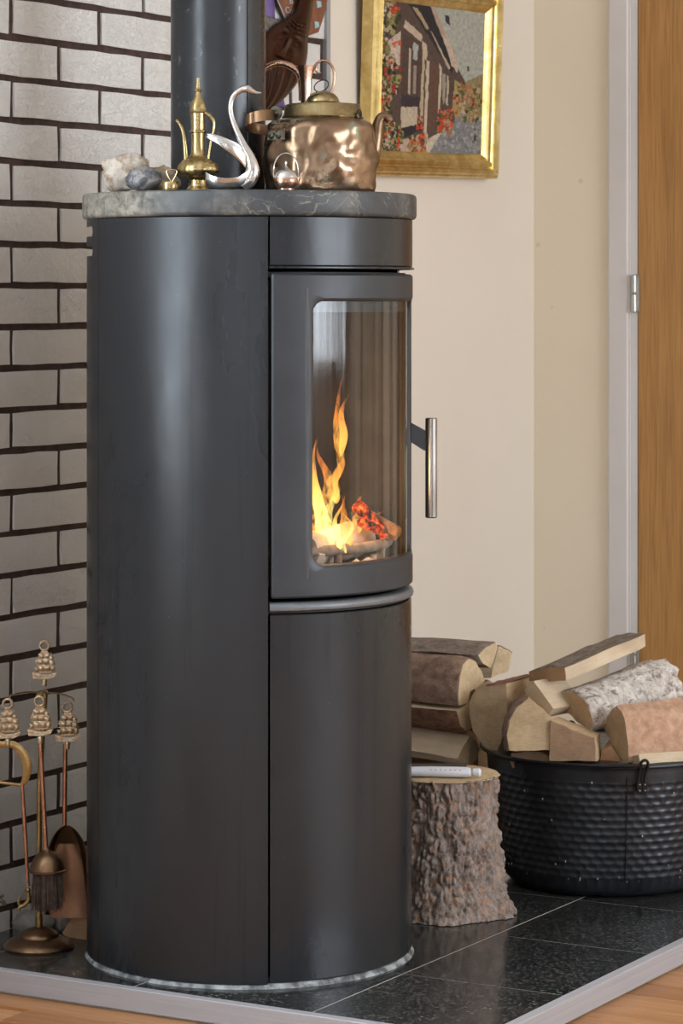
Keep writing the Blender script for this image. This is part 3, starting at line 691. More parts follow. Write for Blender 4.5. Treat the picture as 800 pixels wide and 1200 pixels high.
FS = [  # px, py(base), depth, height px, width px, lean px, material
    (373, 645, 4.33, 130, 9, -2, 'flame_hot'), (369, 620, 4.34, 110, 6, -3, 'flame'), (386, 642, 4.32, 90, 7, 3, 'flame_hot'),
    (381, 610, 4.36, 90, 9, -2, 'flame'), (396, 560, 4.37, 120, 6, 6, 'flame'), (402, 535, 4.38, 85, 5, 3, 'flame'), (392, 590, 4.38, 70, 8, 2, 'flame'),
    (368, 655, 4.30, 60, 5, 1, 'flame'), (408, 640, 4.33, 60, 7, -6, 'flame'), (397, 650, 4.31, 70, 4, -5, 'flame_hot'), (404, 648, 4.31, 50, 4, 5, 'flame_hot')]
for i, (px, py, z, hp, wp, lp, mt) in enumerate(FS):
    b = P(px, py, z); k = z/FPX
    part('flame', flame_body('flame', b, hp*k, wp*k, R_*(lp*k), mt, '', seed=i*1.7), mt, fm)
for i, (px, py, z, hp, wp, lp) in enumerate([(418, 625, 4.42, 50, 7, 8), (436, 622, 4.44, 24, 9, 6)]):
    part('flame', flame_body('flame', P(px, py, z), hp*z/FPX, wp*z/FPX, R_*(lp*z/FPX), 'flame', '', seed=20+i), 'flame', fm)
burnt('burning_log', P(416, 592, 4.40), P(452, 628, 4.42), .011, 'ember', 'glowing red-orange ember stick at the right of the flames')
burnt('burning_log', P(420, 612, 4.385), P(444, 622, 4.40), .008, 'ember', 'short glowing ember piece below the ember stick')
burnt('burning_log', P(432, 606, 4.44), P(466, 628, 4.42), .012, 'orangechar', 'half-burnt orange-brown log end by the right of the firebox')
pl = bpy.data.lights.new('fire_light', 'POINT'); pl.energy = 1.0; pl.color = (1, .55, .25); pl.shadow_soft_size = .04
plo = bpy.data.objects.new('fire_light', pl); plo.location = P(392, 575, 4.36); COL.objects.link(plo)

# ------------------------------------------------------------------ things on the stove top
def onplate(px, z):   # world point on soapstone top under column px at depth z
    p = P(px, 345, z); return Vector((p.x, p.y, ZT))
def zpx(py, z): return 1.02+(345-py)/FPX*z
def lathe_px(mb, prof, px, z, zoff=0, seg=40, fn=None, mi=0):  # prof: (radius px, py) top-down
    k = z/FPX; c = onplate(px, z); pr = [(r*k, (221.5-py)*k+ZT) for r, py in prof]; pr.reverse()
    mb.lathe([(r, zz) for r, zz in pr], (c.x, c.y, 0), seg, fn=fn, mi=mi)
def PT(px, py, z):   # like P, but heights measured from the soapstone surface (221.5 = its front edge)
    p = P(px, 345, z); p.z = ZT+(221.5-py)*z/FPX; return p
# rocks
def rock(name, pxc, pyb, wpx, hpx, z, dep, mat, label, seed, rough=.35, sq=1.0, seg=40):
    k = z/FPX; c = PT(pxc, pyb-hpx/2, z); c.z += .0; mb = MB()
    Mx = Matrix((R_, F_, UP)).transposed()
    def fn(d):
        q = d*sq; return 1+rough*(noise.noise(q*1.6+Vector((seed, 0, 0)))+.45*noise.noise(q*4+Vector((0, seed, 0)))+.2*noise.noise(q*9))
    mb.ball(c, (wpx*k/2, dep/2, hpx*k/2), seg, seg//2, fn=fn, M4=Mx.to_3x3())
    zb = ZT; 
    lo = min(v.z for v in mb.v)
    for v in mb.v: v.z = max(v.z - (lo-zb) - .0015, zb)
    return solo(name, mb, mat, label, 'rock', angle=70)
rock('rock', 150, 221, 60, 47, 4.385, .07, 'limestone', 'large lumpy cream limestone on the stove top, leftmost ornament', 3.1, .30, .8)
rock('rock', 168, 221, 42, 29, 4.335, .045, 'flint', 'small blue-grey flint in front of the big cream rock', 8.2, .15)
rock('rock', 189, 221, 40, 31, 4.42, .04, 'brownstone', 'small brown stone between cream rock and brass ewer', 5.4, .3)
# tiny brass cup with triangular loop
t1 = thing('brass_weight', 'tiny round brass weight with triangular loop handle, beside the ewer', 'ornament', onplate(199, 4.30))
mb = MB(); lathe_px(mb, [(0.1, 210.5), (9, 210.5), (10, 212), (10, 219.5), (9.4, 221.5)], 199, 4.30); part('body', mb, 'brass', t1)
mb = MB(); mb.tube(bez([PT(x, y, 4.30) for x, y in ((201, 211), (196.5, 203), (195.5, 197.5), (201, 196.5), (207, 197.5), (206, 203), (201.5, 211))], 4), .0010, 8); part('loop_handle', mb, 'brass', t1)
# brass ewer
EZ = 4.325
ew = thing('brass_ewer', 'tall slender brass ewer with pointed lid, thin curved spout and handle', 'ewer', onplate(232, EZ))
mb = MB(); lathe_px(mb, [(8, 153), (7.5, 160), (7.8, 170), (8.6, 178), (12, 182), (18, 185), (23, 190), (25, 195.5), (24, 199.5), (19, 203.5), (13, 206), (10.5, 208), (10.5, 212), (11.5, 216), (13.5, 218), (14.5, 220), (14.5, 221.5)], 232, EZ, seg=56, fn=lambda r, z, a: r*(1+.02*cos(a*16)*(1 if r > .02 else 0))); part('body', mb, 'brass', ew)
mb = MB(); lathe_px(mb, [(8.8, 129.5), (8.8, 131), (8.4, 140), (8.2, 149), (10, 150.3), (10.2, 151.5), (8.5, 153)], 232, EZ); part('collar', mb, 'brass', ew)
mb = MB(); lathe_px(mb, [(.4, 88), (1.8, 88.5), (2.2, 97), (3, 101), (5, 102.2), (4.6, 103.4), (2.6, 104.5), (3.2, 107), (5, 111), (7.8, 117), (9.4, 123), (9.6, 127), (11, 128.6), (10.5, 129.5), (8.8, 129.7)], 232, EZ); ld = part('lid', mb, 'brass', ew)
mb = MB(); path = bez([PT(x, y, EZ-.004) for x, y in ((218, 186), (217, 170), (214.5, 152), (211, 143), (206.5, 137.5))], 6); mb.tube(path, lerp_list([.0042, .0032, .0026, .0022, .0022], len(path)), 12); part('spout', mb, 'brass', ew)
mb = MB(); path = bez([PT(x, y, EZ-.006) for x, y in ((239, 129), (244, 131.5), (250, 138), (250.5, 148), (247, 163), (244.5, 180), (242.5, 196))], 5); mb.tube(path, lerp_list([.003, .0028, .002, .0018, .0017, .0018], len(path)), 10); part('handle', mb, 'brass', ew)
# swan
SZ = 4.262
sw = thing('silver_swan', 'silver swan with long curved neck and open wings, a salt dish', 'ornament', onplate(272, SZ))
mb = MB(); path = bez([PT(x, y, SZ) for x, y in ((283, 216), (292, 209), (296, 198), (293, 183), (286, 169), (278, 153), (272, 137), (270, 124), (273, 112), (281, 104.5), (289, 102.5), (294, 105), (300, 107.3), (306, 107.5))], 6)
mb.tube(path, lerp_list([.010, .0115, .0105, .0075, .0052, .0044, .0038, .0036, .0038, .0044, .0058, .0046, .0024, .0012], len(path)), 18, flat=(1, 1)); part('neck', mb, 'silver', sw)
mb = MB(); rows = []; kk = SZ/FPX
for i in range(25):         # bowl as an open boat, double walled
    t = i/24; x = 241+52*t; wd = .022*sin(pi*min(1, t*.86+.1))**.6; top = 203+5*sin(pi*t)-(6*max(0, t-.75)*4*.9) - (3*max(0, .15-t)*6.6); dp = (221-top)*kk*(sin(pi*min(1, t*.8+.12))**.35)
    c = PT(x, top, SZ); row = []
    for k in range(13):
        a = pi*k/12; row.append(c+F_*(wd*cos(a))-UP*(dp*sin(a)**.7))
    for k in range(12, -1, -1):
        a = pi*k/12; row.append(c+F_*((wd-.0014)*cos(a))-UP*((dp-.0016)*sin(a)**.7))
    rows.append(row)
for r in rows:
    for p in r: p.z = max(p.z, ZT+.0002)
mb.grid(rows, cu=True); mb.f.append(tuple(range(26))); mb.f.append(tuple(reversed(range(24*26, 25*26)))); mb.mi += [0, 0]; part('dish_body', mb, 'silver', sw, angle=60)
for sgn, dy in ((-1, 0), (1, -4)):
    mb = MB(); sp = bez([PT(x, y+dy, SZ) for x, y in ((288, 190), (278, 180), (266, 172), (254, 165), (242, 160))], 6); rows = []; n = len(sp)
    for i, p in enumerate(sp):
        t = i/(n-1); w = .0175*(1-t)**.8*1.0+.0028; off = F_*(sgn*(.008+.014*sin(pi*t*.9)))
        c = p+off; row = []
        for k in range(12):
            a = 2*pi*k/12; row.append(c+UP*(w*.55*sin(a)+(w*.2))+F_*(.0013*cos(a)))
        rows.append(row)
    mb.grid(rows, cu=True); mb.f.append(tuple(range(12))); mb.f.append(tuple(reversed(range(len(mb.v)-12, len(mb.v))))); mb.mi += [0, 0]
    part('wing', mb, 'silver', sw)
# copper kettle
KZ = 4.45; kc = onplate(375, KZ); k = KZ/FPX
kt = thing('copper_kettle', 'big dented hammered copper kettle with brass lid and folded handle', 'kettle', kc)
def dent(r, z, a):
    if r < .03: return r
    p = Vector((cos(a)*2.4, sin(a)*2.4, (z-1.17)*26))
    d = noise.noise(p*1.15+Vector((4, 0, 0)))*.8+noise.noise(p*2.3+Vector((0, 7, 0)))*.45
    amp = .0056 if 1.18 < z < 1.285 else .0012
    cr = 1-abs(noise.noise(p*1.4+Vector((9, 3, 0))))*3
    return r+amp*d-(.0022*max(0, cr) if 1.185 < z < 1.28 else 0)
prof = [(.079, ZT+.0005), (.0835, ZT+.003), (.0855, ZT+.010)]+[(.0862+.0020*sin(pi*i/16), ZT+.012+.082*i/16) for i in range(17)]+[(.0862, ZT+.099), (.0835, ZT+.106), (.077, ZT+.112), (.068, ZT+.1155), (.0625, ZT+.1165)]
mb = MB(); mb.lathe(prof, (kc.x, kc.y, 0), 120, fn=dent); part('body', mb, 'copper_old', kt, angle=80)
lc = kc+R_*.004
mb = MB(); mb.lathe([(.0625, ZT+.1168), (.0635, ZT+.119), (.0605, ZT+.1235), (.0585, ZT+.136), (.0560, ZT+.139), (.032, ZT+.1405), (.0255, ZT+.1435), (.0250, ZT+.146), (.0235, ZT+.150), (.0185, ZT+.1555), (.010, ZT+.1590), (.0005, ZT+.1602)], (lc.x, lc.y, 0), 64, fn=lambda r, z, a: r+.0006*noise.noise(Vector((cos(a)*5, sin(a)*5, z*120)))); ld = part('lid', mb, 'lid_brass', kt, label='brass domed lid')
mb = MB(); c = lc+UP*.162; mb.tube([c+R_*(.011*cos(a)-.002)+UP*(.0085*sin(a)+.006+.003*cos(a))+F_*.003*cos(a) for a in [2*pi*i/28 for i in range(28)]], .0009, 8, closed=True); part('wire_ring', mb, 'blackiron', ld)
mb = MB(); path = bez([PT(x, y, KZ+.03) for x, y in ((430, 190), (438, 168), (441, 150), (443, 138), (447, 130), (453, 130), (457, 135))], 6)
mb.tube(path, lerp_list([.013, .012, .0105, .0085, .0075, .0068, .0062], len(path)), 18); part('spout', mb, 'copper_old', kt)
# folded bail handle: a flat band
mb = MB(); A = PT(322, 131, KZ-.055)
sp = bez([PT(325, 130, KZ-.065), PT(310, 131, KZ-.095), PT(296, 134, KZ-.11), PT(288, 138.5, KZ-.095), PT(290, 142, KZ-.055), PT(300, 145, KZ-.035), PT(313, 147, KZ-.03)], 6); rows = []
for i, p in enumerate(sp):
    q = sp[min(i+1, len(sp)-1)]-sp[max(i-1, 0)]; sd = q.cross(UP).normalized(); h = .0082
    rows.append([p+UP*h+sd*.001, p+UP*(h-.001)+sd*.0016, p-UP*(h-.001)+sd*.0016, p-UP*h+sd*.001, p-UP*h-sd*.001, p+UP*h-sd*.001])
mb.grid(rows, cu=True); mb.f.append(tuple(range(6))); mb.f.append(tuple(reversed(range(len(mb.v)-6, len(mb.v))))); mb.mi += [0, 0]; part('handle', mb, 'bronze', kt, label='flat folded-down bail handle')
mb = MB(); fb_ = PT(324, 143, KZ-.068); nrm = -(F_*.8+R_*.6).normalized(); sdv = nrm.cross(UP).normalized()
def disc(c, r, th, n=16, nrm=None):
    u = sdv; return [c+(u*cos(2*pi*i/n)+UP*sin(2*pi*i/n))*r for i in range(n)]
c0 = PT(325, 127.5, KZ-.068); mb.prism(disc(c0, .0102, 0), nrm*.006); mb.prism([c0+nrm*.006+(q-c0)*.45 for q in disc(c0, .0102, 0)], nrm*.003)
c1 = PT(324, 139, KZ-.068); mb.prism([c1+sdv*a+UP*b for a, b in ((-.006, .012), (.006, .012), (.007, -.002), (-.007, -.002))], nrm*.004)
c2 = PT(325, 153, KZ-.072)
for s_ in (-1, 1):
    mb.ball(c2+sdv*.007*s_+nrm*.003, (.0075, .0075, .0085), 14, 8); mb.ball(c2+sdv*.007*s_+nrm*.0105, .0026, 10, 6)
mb.prism([c2+sdv*a+UP*b for a, b in ((-.014, .006), (.014, .006), (.0145, -.008), (-.0145, -.008))], nrm*.006)
part('handle_bracket', mb, 'patina', kt, label='green-patinated riveted bracket')
mb = MB(); rc = PT(419, 131, KZ-.035)
for q in range(3):
    c = rc+UP*(-.003+.003*q)+R_*.001*q; mb.tube([c+R_*(.004*cos(a))+UP*(.0075*sin(a))+F_*.002*sin(a) for a in [2*pi*i/20 for i in range(20)]], .0008, 6, closed=True)
part('wire_loop', mb, 'blackiron', kt)
# miniature teapot
TZ = 4.265
tp = thing('miniature_teapot', 'tiny brass and copper toy teapot in front of the big kettle', 'teapot', onplate(335, TZ))
mb = MB(); lathe_px(mb, [(13.2, 207), (14, 209), (13.8, 213), (12, 217), (9.5, 219.5), (9.5, 221.5)], 335, TZ); part('body', mb, 'copper', tp)
mb = MB(); lathe_px(mb, [(.4, 187), (1.3, 188), (1.5, 190), (1, 192), (2.2, 194), (4, 196), (6, 196.8), (9.5, 198.5), (12.3, 202), (13.2, 207)], 335, TZ); part('lid', mb, 'silver', tp, label='pale lid with a knob')
mb = MB(); mb.tube(bez([PT(335+14*sin(radians(a))*1.05, 199-20*cos(radians(a))*1.05+ (2 if abs(a) > 80 else 0), TZ) for a in range(-105, 106, 15)], 3), .0010, 8); part('handle', mb, 'silver', tp)
mb = MB(); path = bez([PT(x, y, TZ) for x, y in ((346, 214), (350, 213), (351.5, 208), (353.5, 202), (356.5, 200))], 5); mb.tube(path, lerp_list([.003, .002, .0014, .0012], len(path)), 10); part('spout', mb, 'copper', tp)
# copper jug behind the kettle
JZ_ = 4.585
jg = thing('copper_jug', 'slim copper jug with arching spout and looped handle behind the kettle', 'jug', onplate(358, JZ_))
def PJ(x, y, dz=0): return P(x, y, JZ_+dz)
jc = onplate(358, JZ_); 
mb = MB(); Zt = zpx(77, JZ_)
mb.lathe([(.030, ZT), (.036, ZT+.02), (.034, ZT+.05), (.018, ZT+.085), (.0085, ZT+.11), (.008, ZT+.13), (.0085, ZT+.16), (.0105, Zt-.02), (.0145, Zt), (.0132, Zt), (.009, Zt-.018)], (jc.x, jc.y, 0), 36, cap=False, fn=lambda r, z, a: r*(1+.05*cos(a*6))); part('body', mb, 'copper', jg)
mb = MB(); path = bez([PJ(353, 118), PJ(353, 100), PJ(350, 86), PJ(340, 77.5), PJ(327, 74), PJ(314, 78), PJ(305, 86)], 6)
mb.tube(path, lerp_list([.0045, .0055, .0055, .005, .0045, .0045], len(path)), 14); part('spout', mb, 'copper', jg)
mb = MB(); path = bez([PJ(366, 84), PJ(369, 77), PJ(376, 71.5), PJ(385, 73), PJ(391, 83), PJ(391, 97), PJ(387, 110), PJ(378, 124), PJ(366, 138)], 6); mb.tube(path, .0024, 10); part('handle', mb, 'copper', jg)
mb = MB(); path = bez([PJ(372, 76, -.004), PJ(370, 82, -.004), PJ(373, 86, -.004), PJ(376, 85, -.004)], 6); mb.tube(path, .0016, 8); part('scroll', mb, 'copper', jg)

# ------------------------------------------------------------------ things hung on the brick wall behind the flue
WX = WALLX+.004
def PW(px, py, off=0): return hitX(px, py, WX+off)
mb = MB(); sp = [(368, -40, 8, .008), (360, -8, 9, .010), (356, 12, 10, .011), (350, 27, 15, .012), (339, 45, 25, .014), (329, 68, 31, .015), (321, 90, 28, .014), (312, 112, 19, .012), (302, 132, 8, .008)]
cen = bez([Vector((a, b, c)) for a, b, c, d in sp], 16); th = lerp_list([d for a, b, c, d in sp], len(cen)); rows = []; NS = 56
for i, c in enumerate(cen):
    d = (cen[min(i+1, len(cen)-1)]-cen[max(i-1, 0)]); d.z = 0; d.normalize(); perp = Vector((d.y, -d.x, 0)); row = []
    for kx in range(NS):
        s_ = -1+2*kx/(NS-1); qx = c.x-perp.x*s_*c.z*.98; qy = c.y-perp.y*s_*c.z*.98
        dep = th[i]*sqrt(max(0, 1-s_*s_))**.8+.004
        # face relief: in spoon coords t along, s_ across
        t = i/(len(cen)-1)
        def g(t0, s0, wt, ws, hgt): return hgt*math.exp(-((t-t0)/wt)**2-((s_-s0)/ws)**2)
        dep += g(.545, 0, .050, .09, .0065)+g(.475, .36, .012, .20, .0045)+g(.475, -.36, .012, .20, .0045)-g(.515, .36, .022, .20, .0055)-g(.515, -.36, .022, .20, .0055)+g(.517, .36, .010, .11, .0065)+g(.517, -.36, .010, .11, .0065)
        dep += g(.612, 0, .008, .30, .0040)-g(.625, 0, .005, .24, .004)+g(.640, 0, .008, .22, .0035)+g(.58, .40, .03, .16, .003)+g(.58, -.40, .03, .16, .003)
        if t > .655: dep += .0022*sin(s_*18+t*26)*min(1, (t-.655)*14)*(1-s_*s_)
        if .36 < t < .45: dep += .0018*sin(t*230+abs(s_)*5)*(1-s_*s_)
        row.append(PW(qx, qy, dep+.009))
    rows.append(row)
mb.grid(rows)
back = [[PW(400+(p-CAM).dot(R_)/(p-CAM).dot(F_)*FPX, 345-(p-CAM).z/(p-CAM).dot(F_)*FPX, .0095) for p in (r[0], r[-1])] for r in rows]
mb.grid([[b[1], b[0]] for b in back]); mb.grid([[b[0], r[0]] for b, r in zip(back, rows)]); mb.grid([[r[-1], b[1]] for b, r in zip(back, rows)])
solo('carved_mask', mb, 'carved', 'dark glossy carved wooden face with long handle hanging behind flue', 'carving', angle=75)
pq = thing('terracotta_plaque', 'terracotta plaque with pale blue lettering behind the carved face', 'plaque', PW(350, 40, -.002))
poly = [(318, -45), (383, -45), (380.5, 0), (376, 20), (370, 38), (352, 44), (333, 24), (322, 0)]
mb = MB(); mb.prism([PW(x, y, .0015) for x, y in poly], Vector((.006, 0, 0))); part('slab', mb, 'terracotta', pq, False)
mb = MB(); mb.tube([PW(x, y, .0080) for x, y in ((319, -40), (325, 0), (334, 21))], .0012, 8); part('rim_line', mb, 'blueglaze', pq)
for (x, y) in ((373, 5), (370.5, 29), (376, -18)):
    mb = MB(); mb.prism([PW(x+a, y+b, .0075) for a, b in ((-2.6, -4), (2.4, -3), (2.8, 3), (-2, 4.4))], Vector((.0015, 0, 0))); part('glaze_square', mb, 'blueglaze', pq, False)
def text(body, px, py, hpx, off, parent):
    cu = bpy.data.curves.new('lettering', 'FONT'); cu.body = body; cu.size = 1; cu.extrude = .03
    o = bpy.data.objects.new('tmp', cu); COL.objects.link(o); bpy.context.view_layer.update()
    me = bpy.data.meshes.new_from_object(o); COL.objects.unlink(o); bpy.data.objects.remove(o)
    p = PW(px, py, off); s = hpx/0.7*5.4/FPX
    mb = MB(); mb.add([p+Vector((v.co.z*s*.3, v.co.x*s*1.45, v.co.y*s)) for v in me.vertices], [tuple(f.vertices) for f in me.polygons])
    part('lettering', mb, 'blueglaze', parent, False)
text('Colm', 334, 14.5, 7, .0078, pq); text('B', 339, 4, 7, .0078, pq)
mb = MB(); rows = []
for i in range(30):
    t = i/29; x = 312+3*t+22*max(0, t-.55); y = -40+165*t; rows.append([PW(x-4, y, .001+.002*sin(t*9)), PW(x+4, y, .003+.002*sin(t*9+1)), PW(x+9, y, .0015)])
o = solo('purple_ribbon', mb.grid(rows), 'purple', 'purple ribbon hanging beside the flue pipe', 'ribbon'); md = o.modifiers.new('s', 'SOLIDIFY'); md.thickness = .001
mb = MB(); rows = []
for i in range(22):
    t = i/21; row = []
    for j in range(22):
        s_ = j/21; x = 300+46*s_; y = 16+8*s_+t*40+6*s_*s_-t*s_*16
        row.append(PW(x, y, max(.001, .003+.006*sin(pi*min(1, max(.0, t)))**.6*sin(pi*s_)**.4+.002*nz((i*.5, j*.5, 0)))))
    rows.append(row)
o = solo('felt_pouch', mb.grid(rows), 'greyfelt', 'grey-brown felt pouch tucked behind the carved face', 'pouch'); md = o.modifiers.new('s', 'SOLIDIFY'); md.thickness = .003
mb = MB(); mb.prism([PW(x, y, .001) for x, y in ((323, -45), (329, -45), (336, 22), (331, 20))], Vector((.004, 0, 0))); 
solo('brown_strap', mb, 'carved', 'narrow brown wooden slat beside the purple ribbon', 'slat', smooth=False)

# ------------------------------------------------------------------ painting
pt_lean, pt_roll = .046, .024
FRT = WALLX-.010+.034; CVX = WALLX-.010+.014
yl = hitX(450, 90, FRT).y; yr = hitX(562, 100, CVX).y; zb = 1.308; zt = zb+.296
pc = Vector((WALLX-.010, (yl+yr)/2, zb))
pic = thing('framed_painting', 'gilt-framed painting of a flowery village street of black-beamed houses', 'painting', pc)
Wc, Hc = yr-yl, zt-zb
def tf(p):   # local (out, along, up) -> world with roll and forward lean
    x, y, z = p; yy = y*cos(pt_roll)-z*sin(pt_roll)*1.0; zz = z*cos(pt_roll)+y*sin(pt_roll)
    return pc+Vector((x+zz*pt_lean+.004, yy, zz))
fw = .050
prof = [(-.001, .003, 0), (-.001, .012, 0), (.0035, .017, 1), (.005, .0185, 0), (.013, .0225, 0), (.0145, .028, 0), (.017, .030, 0), (.026, .026, 0), (.030, .0265, 0), (.033, .0345, 0), (.037, .036, 0), (.041, .0345, 0), (.0435, .030, 0), (.047, .0295, 0), (.050, .026, 0), (.050, .001, 0)]
def frame_loop(o, x):
    h = Wc/2; return [tf((x, -h-o, -o)), tf((x, h+o, -o)), tf((x, h+o, Hc+o)), tf((x, -h-o, Hc+o))]
names = ('bottom_rail', 'side_rail', 'top_rail', 'side_rail')
loops = [frame_loop(o, x) for o, x, m in prof]
for e in range(4):
    mb = MB(); mb.grid([[l[e], l[(e+1) % 4]] for l in loops])
    part(names[e], mb, 'gilt', pic, True, 25)
# canvas: colours sampled from a small painted scene, as a colour attribute
NU, NV = 150, 210
def inpoly(x, y, poly):
    c = False; n = len(poly); j = n-1
    for i in range(n):
        xi, yi = poly[i]; xj, yj = poly[j]
        if (yi > y) != (yj > y) and x < (xj-xi)*(y-yi)/(yj-yi)+xi: c = not c
        j = i
    return c
SH = [  # polygons in a 515x780 painter's frame (x right, y down)
 ([(0, 0), (515, 0), (515, 780), (0, 780)], (.28, .24, .19)),
 ([(210, 0), (515, 0), (515, 420), (400, 380)], (.40, .42, .38)),
 ([(0, 0), (190, 0), (420, 380), (400, 700), (0, 780)], (.10, .07, .06)),
 ([(235, 0), (262, 20), (385, 300), (370, 330), (300, 160)], (.44, .32, .26)),
 ([(125, 0), (235, 0), (365, 320), (350, 345)], (.03, .03, .035)),
 ([(150, 20), (175, 20), (235, 120), (225, 130)], (.42, .31, .2)),
 ([(240, 130), (255, 150), (345, 320), (335, 330)], (.5, .4, .3)),
 ([(300, 150), (330, 170), (385, 290), (378, 345), (350, 300)], (.55, .44, .36)),
 ([(345, 210), (370, 220), (378, 290), (365, 260)], (.45, .38, .34)),
 ([(120, 90), (200, 160), (200, 200), (110, 130)], (.52, .43, .34)),
 ([(40, 210), (100, 150), (100, 330), (60, 350)], (.55, .46, .4)),
 ([(110, 160), (200, 200), (195, 500), (110, 480)], (.09, .06, .05)),
 ([(160, 200), (185, 215), (180, 300), (160, 290)], (.38, .42, .42)),
 ([(140, 230), (152, 240), (150, 480), (140, 470)], (.5, .45, .37)),
 ([(165, 320), (180, 325), (178, 470), (165, 470)], (.33, .27, .24)),
 ([(205, 190), (228, 210), (226, 290), (205, 280)], (.52, .44, .33)),
 ([(205, 280), (218, 285), (215, 620), (200, 600)], (.50, .41, .28)),
 ([(225, 290), (240, 295), (236, 680), (222, 690)], (.55, .47, .37)),
 ([(245, 280), (285, 310), (280, 640), (240, 680)], (.13, .075, .055)),
 ([(290, 300), (303, 320), (298, 600), (288, 610)], (.55, .47, .36)),
 ([(308, 350), (325, 360), (322, 500), (308, 520)], (.33, .30, .25)),
 ([(330, 360), (340, 370), (338, 520), (330, 520)], (.5, .43, .33)),
 ([(110, 480), (200, 490), (200, 540), (110, 545)], (.05, .04, .05)),
 ([(110, 545), (190, 540), (190, 635), (115, 660)], (.52, .44, .34)),
 ([(100, 660), (215, 620), (210, 660), (100, 720)], (.03, .03, .04)),
 ([(80, 780), (110, 720), (240, 670), (250, 780)], (.48, .38, .32)),
 ([(235, 760), (240, 710), (330, 640), (310, 680), (250, 780)], (.56, .50, .42)),
 ([(370, 380), (400, 400), (430, 560), (380, 600), (360, 520)], (.35, .30, .12)),
 ([(390, 420), (420, 430), (430, 560), (400, 560)], (.50, .40, .33)),
 ([(420, 390), (515, 330), (515, 600), (430, 600)], (.26, .22, .12)),
 ([(370, 600), (400, 560), (515, 590), (515, 780), (250, 780), (290, 700)], (.22, .23, .25)),
 ([(310, 40), (330, 45), (338, 95), (325, 85), (315, 70)], (.05, .05, .06)),
 ([(430, 300), (438, 300), (436, 330), (430, 330)], (.06, .06, .05)),
]
grid_c = [[(0, 0, 0)]*NU for _ in range(NV)]
for j in range(NV):
    for i in range(NU):
        x = (i+.5)/NU*515; y = (j+.5)/NV*780; c = None
        wx = x+4*nz((x*.05, y*.02, 1)); wy = y+4*nz((x*.05, y*.02, 5))
        for poly, col in reversed(SH):
            if inpoly(wx, wy, poly): c = col; break
        c = c or (.2, .2, .2); f = 1+.28*nz((x*.09, y*.05, 2))+.15*nz((x*.3, y*.3, 4))
        grid_c[j][i] = tuple(max(0, q*f) for q in c)
rnd = random.Random(11)
def dabs(x0, x1, y0, y1, n, cols, r0, r1, fn=None):
    for _ in range(n):
        cx = rnd.uniform(x0, x1); cy = rnd.uniform(y0, y1)
        if fn and not fn(cx, cy): continue
        c = rnd.choice(cols); rx = rnd.uniform(r0, r1); ry = rx*rnd.uniform(.7, 1.9)
        for j in range(max(0, int((cy-ry)/780*NV)), min(NV, int((cy+ry)/780*NV)+1)):
            for i in range(max(0, int((cx-rx)/515*NU)), min(NU, int((cx+rx)/515*NU)+1)):
                x = (i+.5)/NU*515; y = (j+.5)/NV*780
                if ((x-cx)/rx)**2+((y-cy)/ry)**2 < 1: grid_c[j][i] = c
GR = [(.10, .11, .04), (.22, .21, .08), (.33, .30, .12), (.05, .05, .03), (.40, .34, .22)]; RD = [(.50, .06, .03), (.58, .12, .05), (.34, .03, .03), (.52, .22, .14), (.40, .04, .03)]
edge_f = lambda x, y: x < 60+.05*y+30*sin(y*.02)
dabs(0, 130, 0, 780, 420, GR, 4, 14, edge_f); dabs(0, 120, 0, 780, 90, [(.45, .36, .30), (.55, .45, .36), (.02, .02, .02)], 3, 9, edge_f)
dabs(0, 105, 200, 420, 30, RD, 4, 9); dabs(0, 110, 440, 760, 60, RD, 4, 9, edge_f); dabs(0, 110, 100, 780, 120, [(.03, .03, .02), (.09, .09, .04)], 3, 8, edge_f); dabs(40, 90, 0, 60, 7, RD, 5, 10)
dabs(150, 240, 690, 780, 70, GR, 3, 10); dabs(155, 235, 680, 780, 26, RD, 4, 9); dabs(190, 215, 590, 650, 12, RD, 4, 9)
dabs(290, 370, 560, 680, 70, GR, 3, 9); dabs(290, 365, 540, 670, 45, RD, 4, 9); dabs(360, 400, 390, 560, 30, GR+RD, 3, 8)
dabs(390, 510, 390, 600, 110, GR+[(.45, .25, .12), (.30, .12, .06)], 4, 11); dabs(400, 470, 400, 520, 12, RD, 4, 8)
dabs(280, 510, 610, 780, 150, [(.30, .32, .34), (.16, .17, .19), (.38, .38, .37), (.22, .22, .22)], 3, 9, lambda x, y: x > 250+(780-y)*.7)
dabs(470, 500, 640, 770, 24, [(.04, .04, .05), (.3, .3, .3)], 3, 7)
vs = []; fs = []
for j in range(NV+1):
    for i in range(NU+1): vs.append(tf((.0125, -Wc/2-.001+(Wc+.002)*i/NU, Hc+.001-(Hc+.002)*j/NV))-pc)
for j in range(NV):
    for i in range(NU): a = j*(NU+1)+i; fs.append((a, a+NU+1, a+NU+2, a+1))
me = bpy.data.meshes.new('canvas'); me.from_pydata(vs, [], fs); ca = me.color_attributes.new('Col', 'FLOAT_COLOR', 'CORNER')
flat = []
for j in range(NV):
    for i in range(NU): c = grid_c[j][i]; flat += [c[0], c[1], c[2], 1]*4
ca.data.foreach_set('color', flat)
t = NT('oil_canvas'); vc = t.n('ShaderNodeVertexColor', layer_name='Col'); M['canvas'] = t.out(t.bsdf(t.mix(1.0, vc, (.86, .84, .80), 'MULTIPLY'), .55, 0, t.bump(t.noise(t.coord(), 260, 3), .3, .0008), spec=.15))
me.materials.append(M['canvas']); o = bpy.data.objects.new('canvas', me); COL.objects.link(o); o.parent = pic

